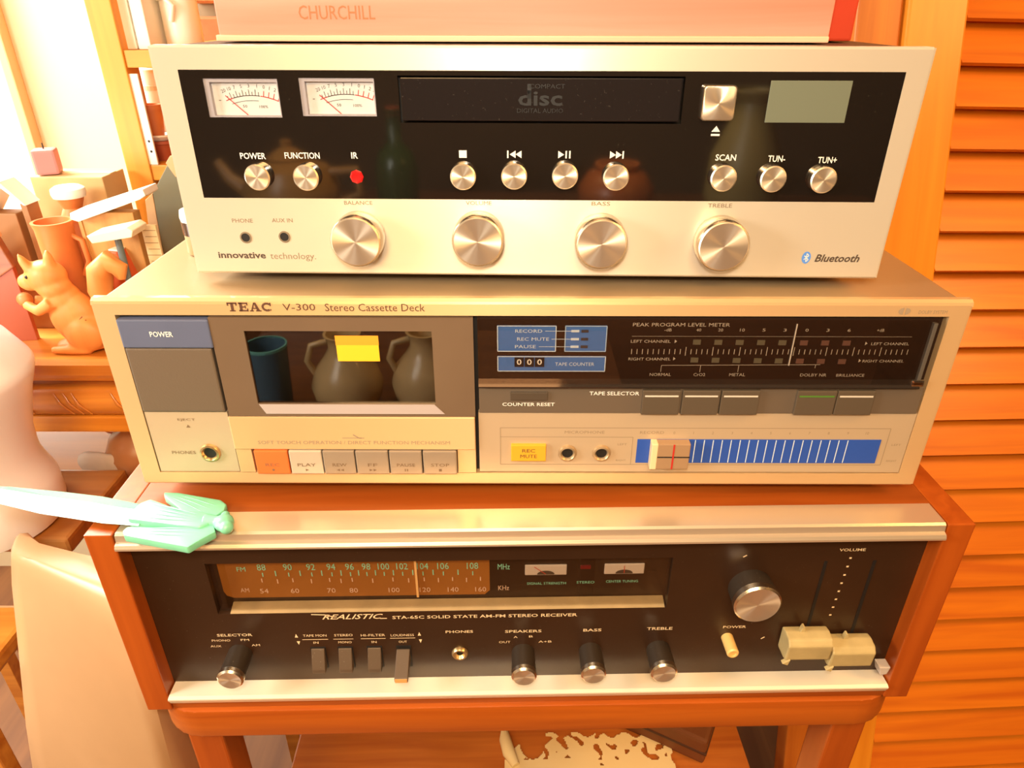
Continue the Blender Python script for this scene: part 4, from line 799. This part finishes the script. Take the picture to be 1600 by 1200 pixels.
G().prism([(45, 0), (-32, 0), (-32, 48), (-28, 108), (-5, 138), (8, 136), (45, 110)], 0, 10, 0.6).obj('panel', mat('grey_green_paint', (0.155, 0.150, 0.095), 0.6, var=0.12, vscale=(30, 30, 30)), pq)
G().prism([(-40, 0), (-32, 0), (-32, 48), (-28, 108), (-36, 102), (-42, 50)], -0.5, 10.5, 0.4).obj('edge_strip', mat('tan_edge', (0.58, 0.36, 0.18), 0.6), pq)
G().prism([(-10, 134), (-5, 140), (8, 138), (2, 124), (-4, 122)], -1, 11, 0.4).obj('tip', mat('tan_edge', (0.58, 0.36, 0.18), 0.6), pq)
cj = simple('spice_jar', 'tiny dark jar with white lid on the cassette deck beside the disc stereo', 'jar', (-0.1885, 0.078, 0.118), [(0, 0), (9.5, 0), (10, 1), (10, 12), (0, 12)], mat('tan_label', (0.42, 0.28, 0.14), 0.5),
       lambda o: (G().lathe([(0, 11.5), (10.4, 11.5), (10.4, 19), (0, 19)], (0,0,0), 'Z', 28).obj('shoulder', mat('dark_brown_glass', (0.06, 0.025, 0.012), 0.2), o, 40), G().lathe([(0, 19), (10.2, 19), (10.6, 21), (10, 25), (0, 25.5)], (0,0,0), 'Z', 28).obj('lid', WH, o, 40)))

# bookcase with white things, behind left
bc = thing('bookcase', 'orange pine bookcase post and shelves behind the stack at upper left', 'bookcase', (-0.31, 0.35, FLOOR))
OR = wood('orange_pine', (0.80, 0.36, 0.05), (0.66, 0.25, 0.03), 'Z', .6, .5, .1)
G().box(-60, -38, 0, 24, 0, q(520), 1).obj('post', OR, bc); G().box(300, 322, 0, 24, 0, q(520), 1).obj('post', OR, bc)
G().box(300, 322, 226, 250, 0, q(520), 1).obj('post', OR, bc)
ORX = wood('orange_pine_shelf', (0.80, 0.36, 0.05), (0.66, 0.25, 0.03), 'X', .6, .5, .1)
for z_ in (197, 100): G().box(-38, 300, 2, 248, q(z_-(0 if z_ > 150 else 0)), q(z_+14), .8).obj('shelf', ORX, bc)
WB = mat('white_book_cover', (0.92, 0.88, 0.76), 0.5)
for i, (x, wd, h) in enumerate(((-0.3445, 9, 95), (-0.333, 11, 100))):
    o = thing('book', ['slim white book beside the orange post on the upper shelf', 'thicker white book next to the white mug on the shelf'][i], 'book', (x, 0.362, 0.2112), 0, 'white books on the upper shelf')
    G().box(-wd/2, wd/2, 0, 70, 0, h, .8).obj('cover', WB, o); G().box(-wd/2+1.2, wd/2-1.2, 3, 69, 1, h+.3).obj('pages', mat('page_cream', (0.75, 0.62, 0.40), 0.8), o)
mg = simple('mug', 'white mug with handle to the right on the upper shelf', 'mug', (-0.322+0.012, 0.395, 0.2112), [(0, 0), (14, 0), (16, 3), (16, 50), (14.5, 51), (14, 46), (14, 4), (0, 4)], WH,
       lambda o: G().tube([(-14, -10, 40), (-4, -19, 41), (3, -20, 34), (-2, -17, 22)], 2.4, 10).obj('handle', WH, o, 60))
simple('white_canister', 'white cylindrical canister on the lower bookcase shelf', 'canister', (-0.3525, 0.410, 0.1142), [(0, 0), (14, 0), (15, 2), (15, 78), (13, 80), (0, 80)], WH, lambda o: G().lathe([(15.3, 60), (15.3, 64), (14.8, 64.5)], (0,0,0), 'Z', 32).obj('band', mat('page_cream', (0.75, 0.62, 0.40), 0.8), o))
simple('flower_pot', 'dark red pot under the white saucer on the lower shelf', 'pot', (-0.3445, 0.379, 0.1142), [(0, 0), (8, 0), (11, 14), (12, 18), (0, 18)], TERRAD, lambda o: G().lathe([(11.5, 15), (12.6, 15.5), (12.6, 18), (11.5, 18.3)], (0,0,0), 'Z', 28).obj('rim', TERRAD, o, 40))
simple('saucer', 'white saucer between the dark red pot and the terracotta pot', 'saucer', (-0.3455, 0.379, 0.1325), [(0, 0), (9, 0), (13, 4), (12.4, 5), (8, 1.5), (0, 1.5)], WH, lambda o: G().lathe([(12.2, 4.4), (12.9, 5.2), (12.2, 5.4)], (0,0,0), 'Z', 28).obj('rim', WH, o, 40))
simple('flower_pot', 'small terracotta pot standing in the white saucer', 'pot', (-0.3485, 0.379, 0.1341), [(0, 0), (7, 0), (9.5, 26), (10.5, 26), (10.5, 30), (9, 30), (8, 24), (0, 22)], TERRA, lambda o: G().lathe([(0, 24), (8.6, 24)], (0,0,0), 'Z', 24).obj('soil', DARK(), o))
lw_ = thing('domino_strip', 'white strip with dark dots standing against the orange post', 'strip', (-0.3445, 0.3535, 0.1142))
G().box(-4, 4, -1.2, 1.2, 0, 78, .5).obj('strip', WH, lw_)
for z_ in (12, 21): G().ball((.5, -1.2, z_), (1.1, .5, 1.1)).obj('dot', DARK(), lw_)

# under the cabinet: on its lower shelf
uz = -0.1498
bw = simple('bowl', 'white bowl with gold patterned rim under the oak table', 'bowl', (-0.402, 0.296, uz), [(0, 0), (18, 0), (19, 3), (31, 27), (36, 56), (34.8, 57), (30, 29), (17, 6), (0, 5)], WH,
            lambda o: (G().lathe([(32.8, 26), (36.2, 46)], (0,0,0), 'Z', 48).obj('gold_band', mat('gold_pattern', (0.62, 0.42, 0.12), 0.4, var=0.6, vscale=(160, 160, 160)), o, 60), G().lathe([(27.4, 19.5), (29.2, 23)], (0,0,0), 'Z', 48).obj('red_band', TERRAD, o, 60)))
simple('pottery_jug', 'brown rounded pottery jug with narrow neck under the oak table', 'jug', (-0.364, 0.240, uz), [(0, 0), (24, 0), (30, 12), (31, 24), (25, 38), (13, 46), (10.2, 52), (10.2, 64), (12.5, 66), (9, 66), (7, 54), (0, 52)], mat('brown_glaze', (0.40, 0.17, 0.07), 0.35, var=0.15),
       lambda o: G().tube([(11, -4, 62), (21, -6, 60), (25, -8, 48), (24, -8, 38)], 2.8, 10).obj('handle', WH, o, 60))
pw = thing('paper_bag', 'crumpled grey-white paper bundle standing beside the brown jug', 'paper', (-0.392, 0.2155, uz))
blob('sheet', [lambda g: g.ball((0, 0, 16), (18, 6.5, 18), RX(12)), lambda g: g.ball((-7, -1, 24), (12, 5.5, 11), RX(-20)), lambda g: g.ball((11, 0, 18), (11, 5.5, 14)), lambda g: g.ball((0, 0, 3), (18, 7, 4))], mat('grey_paper', (0.52, 0.42, 0.34), 0.7, var=0.1, bump=0.6, bscale=(90, 90, 90)), pw, 1.6, 2)

# ================================================================== IN FRONT, seen as reflections in the glossy faces
tb = thing('side_table', 'low dark wood table in front, seen only in reflections', 'table', (-0.16, -0.75, FLOOR))
zt0 = q(-300)
G().box(-330, 330, -160, 200, zt0-20, zt0, 3).obj('table_top', wood('dark_table', (0.16, 0.06, 0.02), (0.09, 0.03, 0.01), 'X', .6, .3, .4), tb)
for x in (-310, 286):
    for y in (-145, 165): G().box(x, x+24, y, y+24, 0, zt0-20, 2).obj('leg', wood('dark_table', (0.16, 0.06, 0.02), (0.09, 0.03, 0.01), 'X', .6, .3, .4), tb)
OLIVE = mat('olive_glaze', (0.50, 0.34, 0.16), 0.25, var=0.15)
JUGP = [(0, 0), (36, 0), (50, 18), (54, 40), (46, 66), (30, 86), (22, 100), (24, 116), (28, 122), (24, 122), (19, 102), (0, 98)]
for i, (x, y) in enumerate(((-0.262, -0.62), (-0.142, -0.63))):
    simple('stoneware_jug', ['olive stoneware jug reflected in the middle of the cassette window', 'olive stoneware jug reflected at the window end nearest the level meter'][i], 'jug', (x, y, -0.30), JUGP, OLIVE,
           lambda o: G().tube([(-22, 8, 112), (-44, 14, 108), (-52, 16, 84), (-44, 12, 62)], 5, 12).obj('handle', OLIVE, o, 60), group='stoneware jugs on the side table')
simple('tall_cup', 'blue cup reflected at the window end nearest the power button', 'cup', (-0.37, -0.60, -0.30), [(0, 0), (24, 0), (26, 4), (30, 110), (28, 110), (24, 8), (0, 6)], mat('blue_glaze', (0.06, 0.12, 0.17), 0.25),
       lambda o: G().lathe([(28, 108), (30.5, 109), (30.5, 113), (28, 113)], (0,0,0), 'Z', 32).obj('rim', mat('teal_rim', (0.12, 0.35, 0.33), 0.3), o, 40))

sb = thing('sideboard', 'long dark wood sideboard added across the room, seen only in reflections', 'sideboard', (0.05, -1.20, FLOOR))  # sideboard and the things on it are added to give the panel reflections
zs0 = q(-160); SBW = wood('dark_table', (0.16, 0.06, 0.02), (0.09, 0.03, 0.01), 'X', .6, .3, .4)
G().box(-750, 750, -200, 180, zs0-25, zs0, 4).obj('top_board', SBW, sb); G().box(-730, 730, -180, 160, 80, zs0-25).obj('body', SBW, sb)
for x in (-720, 690):
    for y in (-175, 125): G().box(x, x+30, y, y+30, 0, 80, 2).obj('leg', SBW, sb)
BOTT = [(0, 0), (42, 0), (44, 6), (44, 110), (36, 140), (15, 165), (14, 215), (17, 217), (17, 226), (0, 226)]
simple('tall_bottle', 'dark green bottle added to be reflected beside the red window of the disc stereo', 'bottle', (-0.30, -1.12, -0.16), BOTT, mat('green_glaze', (0.04, 0.075, 0.025), 0.15), lambda o: G().lathe([(15, 214), (15, 228), (0, 229)], (0,0,0), 'Z', 24).obj('cap', TERRAD, o, 40))
simple('clay_teapot', 'brown clay teapot added to be reflected above the power button of the disc stereo', 'teapot', (-0.52, -1.10, -0.16), [(0, 0), (60, 0), (95, 40), (100, 75), (80, 115), (40, 130), (0, 132)], mat('teapot_brown', (0.42, 0.22, 0.07), 0.3),
       lambda o: (G().tube([(-90, 0, 60), (-130, 0, 90), (-150, 0, 125)], [18, 13, 9], 14).obj('spout', mat('teapot_brown', (0.42, 0.22, 0.07), 0.3), o, 60), G().tube([(85, 0, 105), (140, 0, 110), (145, 0, 60), (92, 0, 40)], 9, 12).obj('handle', mat('teapot_brown', (0.42, 0.22, 0.07), 0.3), o, 60), G().lathe([(40, 128), (44, 134), (20, 150), (10, 154), (12, 166), (0, 170)], (0,0,0), 'Z', 28).obj('lid', mat('teapot_brown', (0.42, 0.22, 0.07), 0.3), o, 40)))
simple('round_pot', 'rust brown round pot added to be reflected between the play buttons', 'pot', (0.16, -1.15, -0.16), [(0, 0), (50, 0), (78, 40), (80, 70), (60, 100), (40, 108), (44, 116), (36, 116), (0, 104)], mat('rust_glaze', (0.40, 0.12, 0.04), 0.3), lambda o: G().lathe([(40, 108), (46, 113), (46, 119), (38, 118)], (0,0,0), 'Z', 28).obj('rim', TERRA, o, 40))
simple('khaki_vase', 'tall khaki vase added to be reflected left of the scan button', 'vase', (0.42, -1.14, -0.16), [(0, 0), (60, 0), (76, 60), (70, 140), (40, 210), (34, 240), (50, 262), (44, 262), (28, 240), (0, 230)], mat('khaki_glaze', (0.30, 0.24, 0.10), 0.4), lambda o: G().lathe([(44, 256), (51, 260), (51, 266), (43, 266)], (0,0,0), 'Z', 28).obj('rim', mat('khaki_glaze', (0.30, 0.24, 0.10), 0.4), o, 40))
